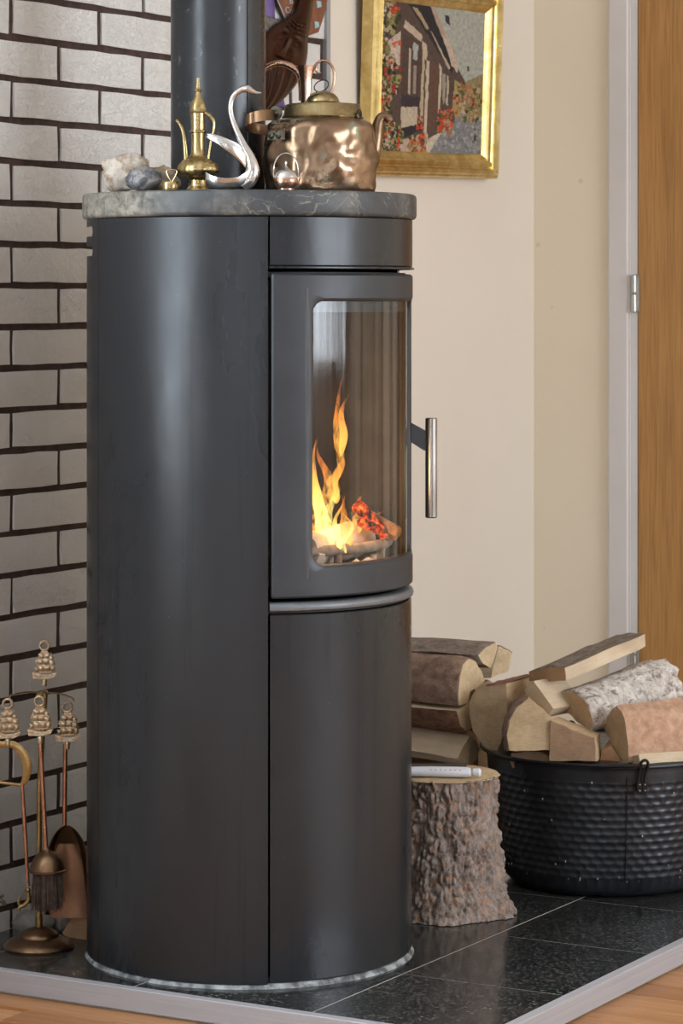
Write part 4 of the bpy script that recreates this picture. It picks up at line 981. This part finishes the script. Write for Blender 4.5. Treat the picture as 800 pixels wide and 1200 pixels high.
# ------------------------------------------------------------------ stump and lighter
sc_ = Vector((.126, .407, 0))
sp_ = thing('tree_stump', 'rough-barked tree stump standing on the hearth beside the stove', 'stump', sc_)
HS = .227
mb = MB(); prof = [(.100-.003, 0)]+[(.106-.012*min(1, (i/90)*1.5)+.004*max(0, .25-i/90)*6, .001+HS*i/90) for i in range(91)]
def bk(r, z, a):
    w = Vector((noise.noise(Vector((cos(a)*5, sin(a)*5, z*30))), noise.noise(Vector((cos(a)*5+9, sin(a)*5, z*30))), 0))*.5
    d, _p = noise.voronoi(Vector((cos(a)*r*62, sin(a)*r*62, z*38))+w); cr = min(1, (d[1]-d[0])*2.6)
    d2, _p = noise.voronoi(Vector((cos(a)*r*150, sin(a)*r*150, z*95))+w); cr2 = min(1, (d2[1]-d2[0])*2.5)
    p = Vector((cos(a)*3, sin(a)*3, z*11)); v = noise.noise(p*1.2)*.005
    fl = .005*sin(a*5+1)*max(0, 1-z/.10)+.010*max(0, 1-z/.06)**2
    m = noise.noise(Vector((cos(a)*2.2+3, sin(a)*2.2, z*10-1))); bare = min(1, max(0, (m-.12)*9))
    return r-.010+v+fl+(1-bare)*(.0070*cr+.0030*cr2)+.002*noise.noise(Vector((cos(a)*30, sin(a)*30, z*40)))
mb.lathe(prof, sc_, 300, cap=False, fn=bk); part('bark', mb, 'bark_stump', sp_, angle=80)
mb = MB(); mb.lathe([(.0005, HS+.0022), (.05, HS+.0020), (.0880, HS+.0012), (.0925, HS-.001)], sc_, 90, cap=False, fn=lambda r, z, a: r+(.004*nz((cos(a)*3, sin(a)*3, 0)) if r > .09 else 0)); part('cut_top', mb, 'end_tan', sp_, angle=60)
LZ = HS+.0025
lt = thing('gas_lighter', 'white rounded plastic gas lighter lying on the stump', 'lighter', sc_+UP*LZ)
a = P(470, 905, 4.725); b = P(552, 905, 4.71); a.z = b.z = LZ+.0088
mb = MB(); mb.tube([a, a.lerp(b, .5), a.lerp(b, .93), a.lerp(b, .985), b], [.0102, .0102, .0102, .0085, .0045], 20, flat=(.85, 1.2)); part('body', mb, 'plastic_white', lt)
c = b+(b-a).normalized()*.0015; d = b+(b-a).normalized()*.016; mb = MB(); mb.tube([c, c.lerp(d, .15), c.lerp(d, .8), d], [.003, .0066, .0074, .005], 14); part('cap', mb, 'plastic_white', lt)
mb = MB()
mb.box((-.065, -.012, 0), (.050, .012, .003), M4=Matrix.Translation(a.lerp(b, .5)+UP*.0062+F_*.013) @ Matrix.Rotation(radians(30), 4, 'Z')); part('black_clip', mb, 'black_plastic', lt, False)
mb = MB()
for q in range(7):
    p = a.lerp(b, .42+q*.07)-F_*.0100+UP*.0042; mb.box((-.0018, -.0006, 0), (.0018, .0006, .0012), M4=Matrix.Translation(p) @ Matrix.Rotation(radians(30), 4, 'Z'))
part('printed_marks', mb, 'print', lt, False)

# ------------------------------------------------------------------ firewood
def log(outline, z, axis, L, label, mats, barkpred, group, name='firewood_log', planeX=None, taper=.97, rough=.0022, wob=.004, seed=None, broken=0, pith=None):
    """outline: pixels of the near end face; z: depth of its centre; axis: into the log; mats = (end, split, bark); barkpred(u,v)->True on bark"""
    seed = seed if seed is not None else random.random()*100
    ax = axis.normalized(); cx = sum(p[0] for p in outline)/len(outline); cy = sum(p[1] for p in outline)/len(outline)
    c = hitX(cx, cy, planeX) if planeX is not None else P(cx, cy, z)
    pts = [hit(x, y, c, ax) for x, y in outline]; cen = sum(pts, Vector((0, 0, 0)))/len(pts)
    u = (R_-ax*R_.dot(ax)).normalized(); v = u.cross(ax) if u.cross(ax).z > 0 else ax.cross(u)
    poly = [((p-cen).dot(u), (p-cen).dot(v)) for p in pts]
    # resample
    per = []; N = 44; n = len(poly); ls = [hypot(poly[(i+1) % n][0]-poly[i][0], poly[(i+1) % n][1]-poly[i][1]) for i in range(n)]; tot = sum(ls)
    for i in range(n):
        m = max(1, round(N*ls[i]/tot)); per += [(poly[i][0]+(poly[(i+1) % n][0]-poly[i][0])*k/m, poly[i][1]+(poly[(i+1) % n][1]-poly[i][1])*k/m, i) for k in range(m)]
    bset = [barkpred(i) for i in range(n)]
    NL = 18; K = len(per); pu, pv = pith if pith else (0, 0)
    rot = Matrix((u, ax, v)).transposed()       # local x=u, y=axis, z=v
    def local(a, b, s): return Vector((a-pu, s, b-pv))
    rows = []
    for j in range(NL+1):
        s = L*j/NL; tp_ = 1-(1-taper)*j/NL; row = []
        dx, dz = wob*noise.noise(Vector((s*9, seed, 0))), wob*noise.noise(Vector((0, seed, s*9)))
        for (a, b, e) in per:
            l = hypot(a, b)+1e-6; kk = rough*noise.noise(Vector((a*60+seed, s*18, b*60)))+rough*1.3*noise.noise(Vector((a*25, s*7+seed, b*25)))
            edge_s = .0008 if j in (0, NL) else 0
            aa = a*tp_+a/l*(kk-edge_s)+dx*(j > 0); bb = b*tp_+b/l*(kk-edge_s)+dz*(j > 0); ss = s
            if broken and j == NL: ss += broken*noise.noise(Vector((a*70, seed, b*70)))+broken*.5
            if broken and j == NL-1: ss += broken*.5*noise.noise(Vector((a*70, seed, b*70)))
            row.append(local(aa, bb, ss))
        rows.append(row)
    mb = MB()
    vs = [p for r in rows for p in r]; fs = []; mi = []
    for j in range(NL):
        for k in range(K): fs.append((j*K+k, j*K+(k+1) % K, (j+1)*K+(k+1) % K, (j+1)*K+k)); mi.append(1)
    mb.add(vs, fs, 1)
    for rr, j in ((rows[0], 0), (rows[-1], NL)):     # end faces: concentric rings for relief
        cc = sum(rr, Vector((0, 0, 0)))/K
        ring = [[p+Vector((0, (-.0006 if j == 0 else .0006)*0, 0)) for p in rr]]
        for q in (.66, .33, .02): ring.append([cc+(p-cc)*q+Vector((0, (.0008+.006*(broken > 0)*(j > 0))*noise.noise(p*50*q+Vector((seed, 0, 0))), 0)) for p in rr])
        mb.grid(ring, cu=True, mi=0)
    org = cen+u*pu+v*pv
    M4 = rot.to_4x4()
    me = mesh('firewood_log', mb, [mats[0], mats[1]], smooth=True, angle=38)
    o = bpy.data.objects.new(name, me); COL.objects.link(o); o.matrix_world = Matrix.Translation(org) @ M4
    tag(o, label, 'log', group)
    # bark as its own shell
    if any(bset) and mats[2]:
        bm_ = MB(); idx = [k for k in range(K) if bset[per[k][2]]]
        # contiguous run(s)
        runs = []; 
        start = next((k for k in range(K) if bset[per[k][2]] and not bset[per[k-1][2]]), None)
        if start is None: runs = [list(range(K))+[0]]
        else:
            k = start; cur = []
            for q in range(K):
                kk = (start+q) % K
                if bset[per[kk][2]]: cur.append(kk)
                elif cur: cur.append(kk); runs.append(cur); cur = []
            if cur: cur.append((cur[-1]+1) % K); runs.append(cur)
        for run in runs:
            outr = []; 
            for j in range(NL+1):
                cc = sum(rows[j], Vector((0, 0, 0)))/K; o_, i_ = [], []
                for k in run:
                    p = rows[j][k]; d = (p-cc); d.y = 0; d.normalize(); h = .0028+.0018*noise.noise(p*45+Vector((seed, 0, 0)))
                    q = p+d*h; 
                    if j == 0: q.y += .0012
                    o_.append(q); i_.append(p-d*.0008)
                outr.append(o_+list(reversed(i_)))
            bm_.grid(outr, cu=True); w = len(outr[0])
            for base, rev in ((len(bm_.v)-(NL+1)*w, False), (len(bm_.v)-w, True)):
                h = w//2
                for q in range(h-1): 
                    f = (base+q, base+q+1, base+w-2-q, base+w-1-q); bm_.f.append(f); bm_.mi.append(0)
        b = bpy.data.objects.new('bark', mesh('bark', bm_, mats[2], smooth=True, angle=70)); COL.objects.link(b); b.parent = o
    return o
GL = 'firewood stacked against the wall'; GB = 'split logs in the black cauldron'
AXL = Vector((-1, 0, 0))
def near(ax=(0, 0)): return (AXL+Vector((0, ax[0], ax[1]))).normalized()
log([(560, 768), (567, 760), (580.5, 752.5), (583, 758), (580, 770), (575, 782.5), (566, 777)], 0, near((0, 0)), .33, 'grey-barked log on the very top of the stack by the wall', ('end_pale', 'split_tan', 'bark_grey'), lambda i: i in (0, 1, 6), GL, planeX=.03)
log([(584, 757), (592, 759), (600, 765), (598, 777), (595, 787), (584, 791), (575, 795), (577, 784)], 0, near((.1, -.05)), .30, 'short pale split log lying behind the topmost grey log', ('end_pale', 'split_pale', 'bark_grey'), lambda i: i in (0, 1), GL, planeX=-.005)
log([(542, 779), (549, 772.5), (558, 777), (564, 785), (568.5, 798), (560, 805), (551, 811), (548, 824), (538.5, 826.5), (537, 809), (538.5, 792)], 0, near((0, .0)), .34, 'thick brown-barked log second from the top of the stack', ('end_pale', 'split_tan', 'bark_brown'), lambda i: i in (0, 1, 8, 9, 10), GL, planeX=.03)
log([(534.7, 833), (541, 829), (550, 822), (556, 838), (555, 853), (547, 857), (540.3, 852), (537, 842)], 0, near((0, .0)), .33, 'thin red-brown barked log in the middle of the stack', ('end_pale', 'split_pale', 'bark_red'), lambda i: i in (4, 5, 6, 7), GL, planeX=.03)
log([(535.6, 889), (543, 874), (550.6, 862), (557, 865), (562, 878), (558, 889), (553, 897), (537.5, 896)], 0, near((0, .06)), .33, 'smooth pale split log lying just above the stump', ('end_pale', 'split_pale', None), lambda i: False, GL, planeX=.035)
log([(545, 853), (551, 857), (556, 862), (566, 868), (560, 885), (552, 893), (548, 880)], 0, near((0, .02)), .30, 'dark shaded log low behind the pale log over the stump', ('end_tan', 'split_tan', 'bark_brown'), lambda i: i in (3, 4), GL, planeX=-.02)
for (ol, lab) in (([(520, 900), (534, 895), (545, 903), (545, 940), (533, 952), (520, 944)], 'log hidden low in the stack behind the stump, left'),
                  ([(549, 903), (560, 896), (570, 902), (574, 925), (566, 948), (552, 944)], 'dark log low in the stack between stump and cauldron'),
                  ([(515, 962), (530, 954), (543, 964), (542, 1004), (528, 1014), (514, 1004)], 'bottom log of the stack resting on the hearth'),
                  ([(547, 950), (560, 950), (570, 960), (568, 990), (558, 1000), (548, 990)], 'bottom log of the stack nearest the cauldron')):
    log(ol, 0, near(), .33, lab, ('end_tan', 'split_tan', 'bark_brown'), lambda i: i in (2, 3, 4), GL, planeX=.0)

log([(556, 803), (572, 796), (588, 806), (592, 835), (580, 856), (560, 850)], 0, near((.05, 0)), .30, 'shaded log in the second row, behind the tan log at the cauldron rim', ('end_tan', 'split_tan', 'bark_brown'), lambda i: i in (2, 3), GL, planeX=-.035)
log([(560, 860), (578, 858), (590, 870), (588, 900), (572, 912), (560, 900)], 0, near((.05, 0)), .30, 'lower shaded log in the second row, behind the cauldron rim', ('end_tan', 'split_tan', 'bark_brown'), lambda i: i in (2, 3), GL, planeX=-.035)
# cauldron
cc = Vector((.249, .779, 0))
cz = thing('black_cauldron', 'round hammered black metal cauldron full of firewood', 'cauldron', cc)
pr = [(.0, .002), (.155, .002), (.168, .004), (.178, .014), (.185, .030)]
NR = 84
for i in range(NR+1):
    t = i/NR; z = .034+t*.178; r = .1865+.0215*t**.75; pr.append((r, z))
pr += [(.2085, .216), (.2085, .222), (.2105, .2265)]
inner = [(.2065, .2265), (.2010, .21), (.190, .10), (.176, .035), (.160, .012), (0, .010)]
def ham(r, z, a):
    if r < .18 or z < .03 or z > .2: return r
    rowi = math.floor(z/.0125); ph = (rowi % 2)*.5; u = a*62/(2*pi)+ph; return r-.0024*abs(sin(pi*z/.0125))**.7*abs(sin(pi*u))**.5+.0011
mb = MB(); mb.lathe(pr[1:], cc, 420, cap=True, fn=ham); mb.lathe(inner, cc, 96, cap=False)
mb.lathe([(.2065, .2265), (.2105, .2265)], cc, 96, cap=False); part('pot', mb, 'cauldron', cz, angle=60)
mb = MB(); mb.tube([cc+Vector((cos(a)*.2125, sin(a)*.2125, .2285)) for a in [2*pi*i/120 for i in range(120)]], .0040, 12, closed=True); part('rim', mb, 'cauldron', cz)
tow = atan2(CAM.y-cc.y, CAM.x-cc.x)       # angle pointing at the viewer
ea = tow+radians(16)
for k_, e in enumerate((ea, ea+pi)):
    d = Vector((cos(e), sin(e), 0)); s = Vector((-sin(e), cos(e), 0)); mb = MB()
    path = [cc+d*.2150+s*-.008+UP*.195, cc+d*.2165+s*-.005+UP*.222, cc+d*.2205+s*-.003+UP*.2375, cc+d*.2215+s*.0045+UP*.2415, cc+d*.2205+s*.009+UP*.234, cc+d*.2165+s*.0055+UP*.217, cc+d*.2145+s*.0045+UP*.195]
    mb.tube(bez(path, 6), .0026, 10); mb.box((-.0085, -.0045, 0), (-.0005, -.0005, .018), M4=Matrix.Translation(cc+d*.2125+UP*.1865) @ Matrix.Rotation(e+pi/2, 4, 'Z'))
    mb.box((.0005, -.0045, 0), (.0085, -.0005, .018), M4=Matrix.Translation(cc+d*.2125+UP*.1865) @ Matrix.Rotation(e+pi/2, 4, 'Z'))
    er = part('handle_ear', mb, 'blackiron', cz)
    for sx in (-.0045, .0045):
        for zz in (.190, .200):
            mb = MB(); mb.ball(cc+d*.2172+s*sx+UP*zz, .0016, 10, 6); part('rivet', mb, 'hinge', er)
mb = MB(); mb.tube([cc+Vector((cos(a)*.2185, sin(a)*.2185, .2320-.001*sin(i/60*pi))) for i, a in enumerate([ea-pi*q/60 for q in range(61)])], .0030, 10); part('bail_handle', mb, 'blackiron', cz, label='folded bail handle lying along the rim')
mb = MB(); e = tow+radians(9.5); mb.tube([cc+Vector((cos(e), sin(e), 0))*(.1885+.0215*(q/10)**.75)+UP*(.034+.178*q/10) for q in range(11)], .0009, 6); part('seam', mb, 'blackiron', cz)
mb = MB(); rnd = random.Random(5)
for i in range(46):
    a = tow+rnd.uniform(-1.25, 1.25); z = .032+.17*rnd.random()**2.6; r = .1875+.0215*max(0, (z-.034)/.178)**.75
    p = cc+Vector((cos(a)*r, sin(a)*r, z)); s = rnd.uniform(.0008, .0022)
    mb.ball(p, (s*.6, s*.6, s), 6, 4)
part('wood_crumbs', mb, 'split_pale', cz)['kind'] = 'stuff'

# logs in the cauldron
log([(550.5, 822), (556, 811), (569, 803), (593, 801), (594.5, 842), (583, 881), (569, 877), (553, 859), (549.5, 838)], 5.0, camdir(.42, -.02, .9), .19, 'large tan-ended log leaning at the left rim of the cauldron', ('end_tan', 'split_tan', 'bark_red'), lambda i: i in (2,), GB, seed=1)
log([(596, 880), (594, 862), (596, 844), (604, 829), (619, 818), (634, 829), (650, 843), (652, 862), (649, 880)], 4.88, camdir(.0, -.10, 1), .12, 'half-round sawn log facing out, above the cauldron rim', ('end_tan', 'split_tan', 'bark_brown'), lambda i: i in (0, 1, 2, 3), GB, seed=2)
log([(614, 808), (619, 802), (625, 797.5), (637, 814), (649, 831), (643, 836), (637.5, 840.5), (626, 825)], 4.96, camdir(.72, .02, .69), .075, 'small pale square-cut stick wedged under the top plank', ('split_pale', 'split_pale', None), lambda i: False, GB, seed=3)
log([(649, 817), (654, 812), (662, 810), (672, 810.5), (682, 817), (688, 826), (692, 836), (695.5, 850), (691, 856), (675, 845), (661, 832)], 4.955, camdir(.79, .17, .59), .205, 'white birch-barked log with a ragged broken far end', ('end_tan', 'split_tan', 'bark_birch'), lambda i: i in (2, 3, 4, 5, 6, 7, 1), GB, seed=4, broken=.014, taper=1.02)
log([(620, 788), (630, 784), (645, 782), (662, 782.5), (664, 798), (645, 797.5), (620, 798)], 4.99, camdir(.146, .046, .11), .193, 'long pale plank-like split log laid on top of the pile', ('split_orange', 'split_pale', 'bark_grey'), lambda i: i in (0, 1, 2), GB, seed=5)
log([(643, 892), (644, 865), (646, 845), (660, 850), (697, 865), (698, 892)], 4.865, camdir(.22, -.04, .97), .085, 'reddish squared log with dark heartwood, middle of the front rim', ('end_red', 'split_tan', None), lambda i: False, GB, seed=6, pith=(.0, -.03))
M['orange_side'] = bark('peeled_orange_log', (.34, .19, .11), (.50, .30, .19), (.60, .40, .28), sc=(5, 5, 5), bs=.35, scl=3)
log([(705, 850), (712, 838), (722, 825), (728, 834), (732, 846), (735, 866), (737, 894), (727, 890), (715, 868)], 4.90, camdir(.93, .05, .36), .17, 'thick orange-brown log lying across the right of the cauldron', ('end_tan', 'orange_side', None), lambda i: False, GB, seed=7, wob=.002, rough=.003)
log([(704, 892), (705, 879), (717, 875), (727, 889), (728, 896)], 4.90, camdir(.2, .0, 1), .12, 'little orange wedge between the reddish and orange-brown logs', ('split_orange', 'split_orange', None), lambda i: False, GB, seed=8)
log([(596, 890), (598, 882), (615, 879), (636, 881), (643, 886), (643, 900), (600, 900)], 4.90, camdir(.3, .0, 1), .16, 'orange log edge just showing over the rim below the sawn log', ('end_red', 'split_orange', None), lambda i: False, GB, seed=9)
log([(736, 892), (742, 886), (748, 884), (750, 896), (742, 904), (736, 902)], 4.865, camdir(.97, .02, .25), .12, 'pale split log edge along the right rim', ('split_pale', 'split_pale', None), lambda i: False, GB, seed=10)
# hidden bed of logs that carries the ones above
for (px, py, z, L, lab) in ((630, 935, 4.93, .22, 'log deep inside the cauldron on the left'), (700, 935, 4.93, .24, 'log deep inside the cauldron in the middle'), (770, 935, 4.95, .18, 'log deep inside the cauldron on the right')):
    log([(px+30*cos(a), py+26*sin(a)) for a in [2*pi*i/9 for i in range(9)]], z, camdir(.05, 0, 1), L, lab, ('end_tan', 'split_tan', 'bark_brown'), lambda i: i < 4, GB)

# ------------------------------------------------------------------ companion set
k45 = 4.5/FPX
tb = P(46, 345, 4.50); tb.z = 0
cs = thing('fire_tool_stand', 'brass companion stand with round domed foot and ship finial', 'tool stand', tb)
mb = MB(); mb.lathe([(.0545, .0), (.0555, .003), (.054, .006), (.047, .012), (.036, .0165), (.031, .0175), (.0305, .020), (.027, .024), (.018, .029), (.008, .032), (.0005, .0325)], tb, 64); part('foot', mb, 'bronze', cs)
def Z(py, z=4.5): return 1.02+(345-py)/FPX*z
mb = MB(); mb.lathe([(.0058, .031), (.0058, .052)], tb, 20); 
for q in range(8): mb.lathe([(.0055, .033+q*.0022), (.0064, .0341+q*.0022), (.0055, .0352+q*.0022)], tb, 20, cap=False)
mb.tube([tb+UP*.05, tb+UP*.25, P(53, 812, 4.5)], .0042, 14); part('pole', mb, 'brass_dull', cs)
hub = P(53, 812, 4.5)
mb = MB()
arms = {}
for key, (x, y, dz) in {'l': (14, 816, -.015), 'm': (46, 815, -.045), 'r': (84, 819, .01), 'b': (52, 812, .05)}.items():
    e = P(x, y, 4.5+dz); arms[key] = e; m_ = hub.lerp(e, .55)+UP*.004
    path = bez([hub, m_, e+UP*.002, e-UP*.002+(e-hub).normalized()*.004], 6)
    mb.tube(path, .0045, 8, flat=(.28, 1)); 
part('hook_arms', mb, 'brass_dull', cs)
def ship(px, pyt, z, wpx=27, tilt=0):
    """relief sailing ship finial with ring; pyt = top of ring"""
    k = z/FPX*wpx/27; mb = MB(); o = P(px, pyt, z)
    def Q(x, y, d=0): return o+R_*((x+y*tilt)*k)-UP*(y*k)-F_*(d*k)
    mb.tube([Q(5.2*cos(a), 6.5+5.2*sin(a)) for a in [2*pi*i/24 for i in range(24)]], 1.6*k, 10, closed=True)
    mb.prism([Q(x, y, 1.2) for x, y in ((-3, 12), (3, 12), (5, 15), (8, 18), (11, 24), (13, 29), (11, 34), (8, 38), (-7, 38), (-9, 33), (-7, 29), (-11, 25), (-8, 22), (-7, 18))], F_*(2.6*k))
    mb.prism([Q(x, y, 2) for x, y in ((-14, 38), (-9, 37.5), (-4, 40), (6, 40.5), (13, 37.5), (15, 38.5), (12, 43), (6, 45.5), (-13, 45.5))], F_*(4*k))
    for x, y, w, h in ((-4, 19, 3.2, 3), (2.5, 18.5, 3.4, 3), (7, 21, 2.6, 2.8), (-5.5, 25.5, 3.6, 3.6), (1.2, 25, 4, 3.8), (7.5, 27, 3.4, 3.8), (-4.5, 33, 3.6, 3.6), (2, 32.5, 4.2, 3.8), (9, 33, 2.6, 3.4), (-10, 35, 2, 3)):
        ww, hh = w*1.12, h*1.05; rows = []
        for a in range(7):      # billowed square sail: leech curved, belly pushed forward
            t = -1+a/3; rows.append([Q(x+ww*(-1+b/3)*(1-.12*t*t)+1.1*(1-t*t), y+hh*t, 1.3+2.0*(1-t*t)*(1-(-1+b/3)**2)**.5) for b in range(7)])
        mb.grid(rows)
    for x in (-4, 2, 8): mb.tube([Q(x, 14, 2), Q(x+1.5, 37, 2.4)], .5*k, 6)
    for y in (22, 29): mb.tube([Q(-10, y, 2.4), Q(11, y+1, 2.4)], .5*k, 6)
    for i in range(3): mb.tube([Q(-13, 40.5+i*1.9, 2.2), Q(0, 42+i*1.5, 2.4), Q(12-i*2, 39.5+i*1.9, 2.2)], .55*k, 6)
    mb.lathe([(2.8*k, 0), (3.4*k, 1.2*k), (3.0*k, 3*k), (3.4*k, 7*k), (2.8*k, 8*k)], Q(0, 54, 0), 16)
    return mb
part('ship_finial', ship(52, 750, 4.5), 'ship', cs, angle=50)
GT = 'hearth tools hanging on the brass stand'
# brush
bz = 4.45; br = thing('hearth_brush', 'brass hearth brush with dark bristles and ship handle', 'brush', P(57, 1072, bz), GT)
part('ship_handle', ship(46, 815, bz, 28, .02), 'ship', br, angle=50)
mb = MB(); mb.tube([P(47, 866, bz), P(54, 996, bz)], .0036, 12); part('rod', mb, 'copper_rod', br)
bc = P(55.5, 1016, bz); mb = MB(); kb = bz/FPX
mb.lathe([(22*kb, -.0065), (22.3*kb, -.0045), (20.5*kb, -.003), (20*kb, 0), (18.5*kb, .008), (15*kb, .016), (9.5*kb, .0225), (4.5*kb, .0255), (3*kb, .029), (3*kb, .031)], bc, 40); part('dome', mb, 'bronze', br)
mb = MB(); rnd = random.Random(9)
for i in range(520):
    a = rnd.uniform(0, 2*pi); r = sqrt(rnd.random())*17*kb; p = bc+Vector((cos(a)*r, sin(a)*r, -.004)); L = .058+rnd.uniform(-.01, .006); sp = 1.12
    q = bc+Vector((cos(a)*r*sp, sin(a)*r*sp, -.004-L))+Vector((rnd.uniform(-.003, .003), rnd.uniform(-.003, .003), 0))
    m_ = p.lerp(q, .5)+Vector((rnd.uniform(-.001, .001), rnd.uniform(-.001, .001), 0)); mb.tube([p, m_, q], [.0009, .0008, .0004], 4, cap=False)
o = part('bristles', mb, 'bristle', br); o['kind'] = 'stuff'
# shovel
sz = 4.52; sh = thing('hearth_shovel', 'copper hearth shovel with broad scalloped pan and ship handle', 'shovel', P(78, 1072, sz), GT)
part('ship_handle', ship(79, 822, sz, 28, .0), 'ship', sh, angle=50)
mb = MB(); mb.tube([P(76.5, 872, sz), P(75.5, 968, sz)], .0036, 12); part('rod', mb, 'copper_rod', sh)
mb = MB(); rows = []; kx = sz/FPX
hw = [(967, 3), (971, 9), (978, 15), (990, 21), (1005, 25), (1030, 27.5), (1055, 28.5), (1072, 29)]
pts = bez([Vector((a, b, 0)) for a, b in hw], 5)
for q in pts:
    row = []
    for j in range(25):
        s = -1+j/12; dep = .006-.016*max(0, abs(s)-.72)*3.2; up = (q.x-967)/105
        row.append(P(78+s*q.y+3*up, q.x, sz+dep+.003-.012*max(0, .2-up)*4))
    rows.append(row)
mb.grid(rows); o = part('pan', mb, 'bronze', sh, angle=60); md = o.modifiers.new('s', 'SOLIDIFY'); md.thickness = .0015
mb = MB(); rows = []
for q in pts[11:]:
    rows.append([P(78+3*(q.x-967)/105+s*(q.y-7), q.x+9, sz+.004-.003*(1-s*s)) for s in [-1+j/8 for j in range(17)]])
mb.grid(rows[:-2]); o = part('pan_recess', mb, 'pan_copper', sh, angle=60)
# tongs
tz = 4.47; tg = thing('fire_tongs', 'brass and copper fire tongs with claw ends, leftmost tool on the stand', 'tongs', P(12, 1068, tz), GT)
part('ship_handle', ship(9, 818, tz, 28, 0), 'ship', tg, angle=50)
mb = MB(); path = bez([P(4, 872, tz), P(16, 873, tz), P(27, 883, tz), P(32, 898, tz), P(30, 912, tz), P(25.5, 921, tz)], 6); mb.tube(path, lerp_list([.005, .006, .0075, .0075, .006, .003], len(path)), 10, flat=(1, .35)); 
path = bez([P(4, 872, tz), P(-10, 874, tz), P(-21, 884, tz), P(-25, 898, tz), P(-22, 912, tz), P(-16, 921, tz)], 6); mb.tube(path, lerp_list([.005, .006, .0075, .0075, .006, .003], len(path)), 10, flat=(1, .35)); part('bow', mb, 'brass_dull', tg)
mb = MB(); mb.tube([P(-18, 915, tz), P(26, 920, tz)], .0022, 8, flat=(1, .6)); part('cross_bar', mb, 'brass_dull', tg)
for s, x0, x1, x2 in ((1, 26, 29, 33), (-1, -16, -14, -10)):
    mb = MB(); mb.tube([P(x0, 918, tz), P(x0+3*(1), 970, tz), P(x2, 1038, tz)], [.0028, .0034, .0028], 10)
    arm_ = part('arm', mb, 'copper_rod', tg)
    mb = MB(); mb.ball(P(x2, 1043, tz), .0042, 14, 10)
    path = bez([P(x2, 1046, tz), P(x2+1, 1053, tz), P(x2-4, 1060, tz), P(x2-10, 1063, tz)], 5); mb.tube(path, lerp_list([.0034, .0036, .003], len(path)), 10)
    for dy in (-6, 5): mb.tube(bez([P(x2-8, 1062, tz), P(x2-11, 1062+dy*.6, tz), P(x2-9, 1060+dy*1.6, tz)], 4), [.0024]*5+[.0018]*3+[.001], 8)
    part('claw', mb, 'brass_dull', arm_)
# third claw seen beyond, bottom left: poker hung at the rear
pz = 4.53; pk = thing('fire_poker', 'brass poker hook tip just showing at the left picture edge', 'poker', P(-6, 1060, pz), GT)
mb = MB(); mb.tube([P(-12, 850, pz), P(-8, 1048, pz)], .0034, 10); part('rod', mb, 'copper_rod', pk)
mb = MB(); mb.tube(bez([P(-8, 1047, pz), P(-3, 1054, pz), P(3, 1056, pz), P(6, 1061, pz)], 4), .003, 8); mb.tube(bez([P(-2, 1056, pz), P(1, 1051, pz), P(4, 1049, pz)], 4), .0022, 8); part('hook', mb, 'patina', pk)
# pebble and wood block
def pebble(c, rr, mat, label, seed):
    mb = MB(); mb.ball(c, rr, 40, 22, fn=lambda d: 1+.10*noise.noise(d*1.4+Vector((seed, 0, 0)))+.02*noise.noise(d*6), M4=Matrix((R_, F_, UP)).transposed()); lo = min(v.z for v in mb.v)
    for v in mb.v: v.z -= lo
    return solo('pebble', mb, mat, label, 'stone', angle=80)
p = P(40, 1080, 4.585); p.z = .02; pebble(p, (.034, .022, .0205), 'pebble', 'smooth grey stone on the hearth behind the stand foot', 2)
p = P(71, 1080, 4.60); p.z = .018; pebble(p, (.016, .016, .018), 'pebble', 'small dark grey stone behind the grey one, by the shovel', 6)
log([(72, 1094), (78, 1082), (84, 1074), (98, 1075), (112, 1078), (112, 1103), (96, 1102), (78, 1099)], 4.56, camdir(.5, 0, .87), .05, 'small orange wood offcut beside the stove foot', ('split_orange', 'split_orange', None), lambda i: False, 'wood offcut', name='wood_block')
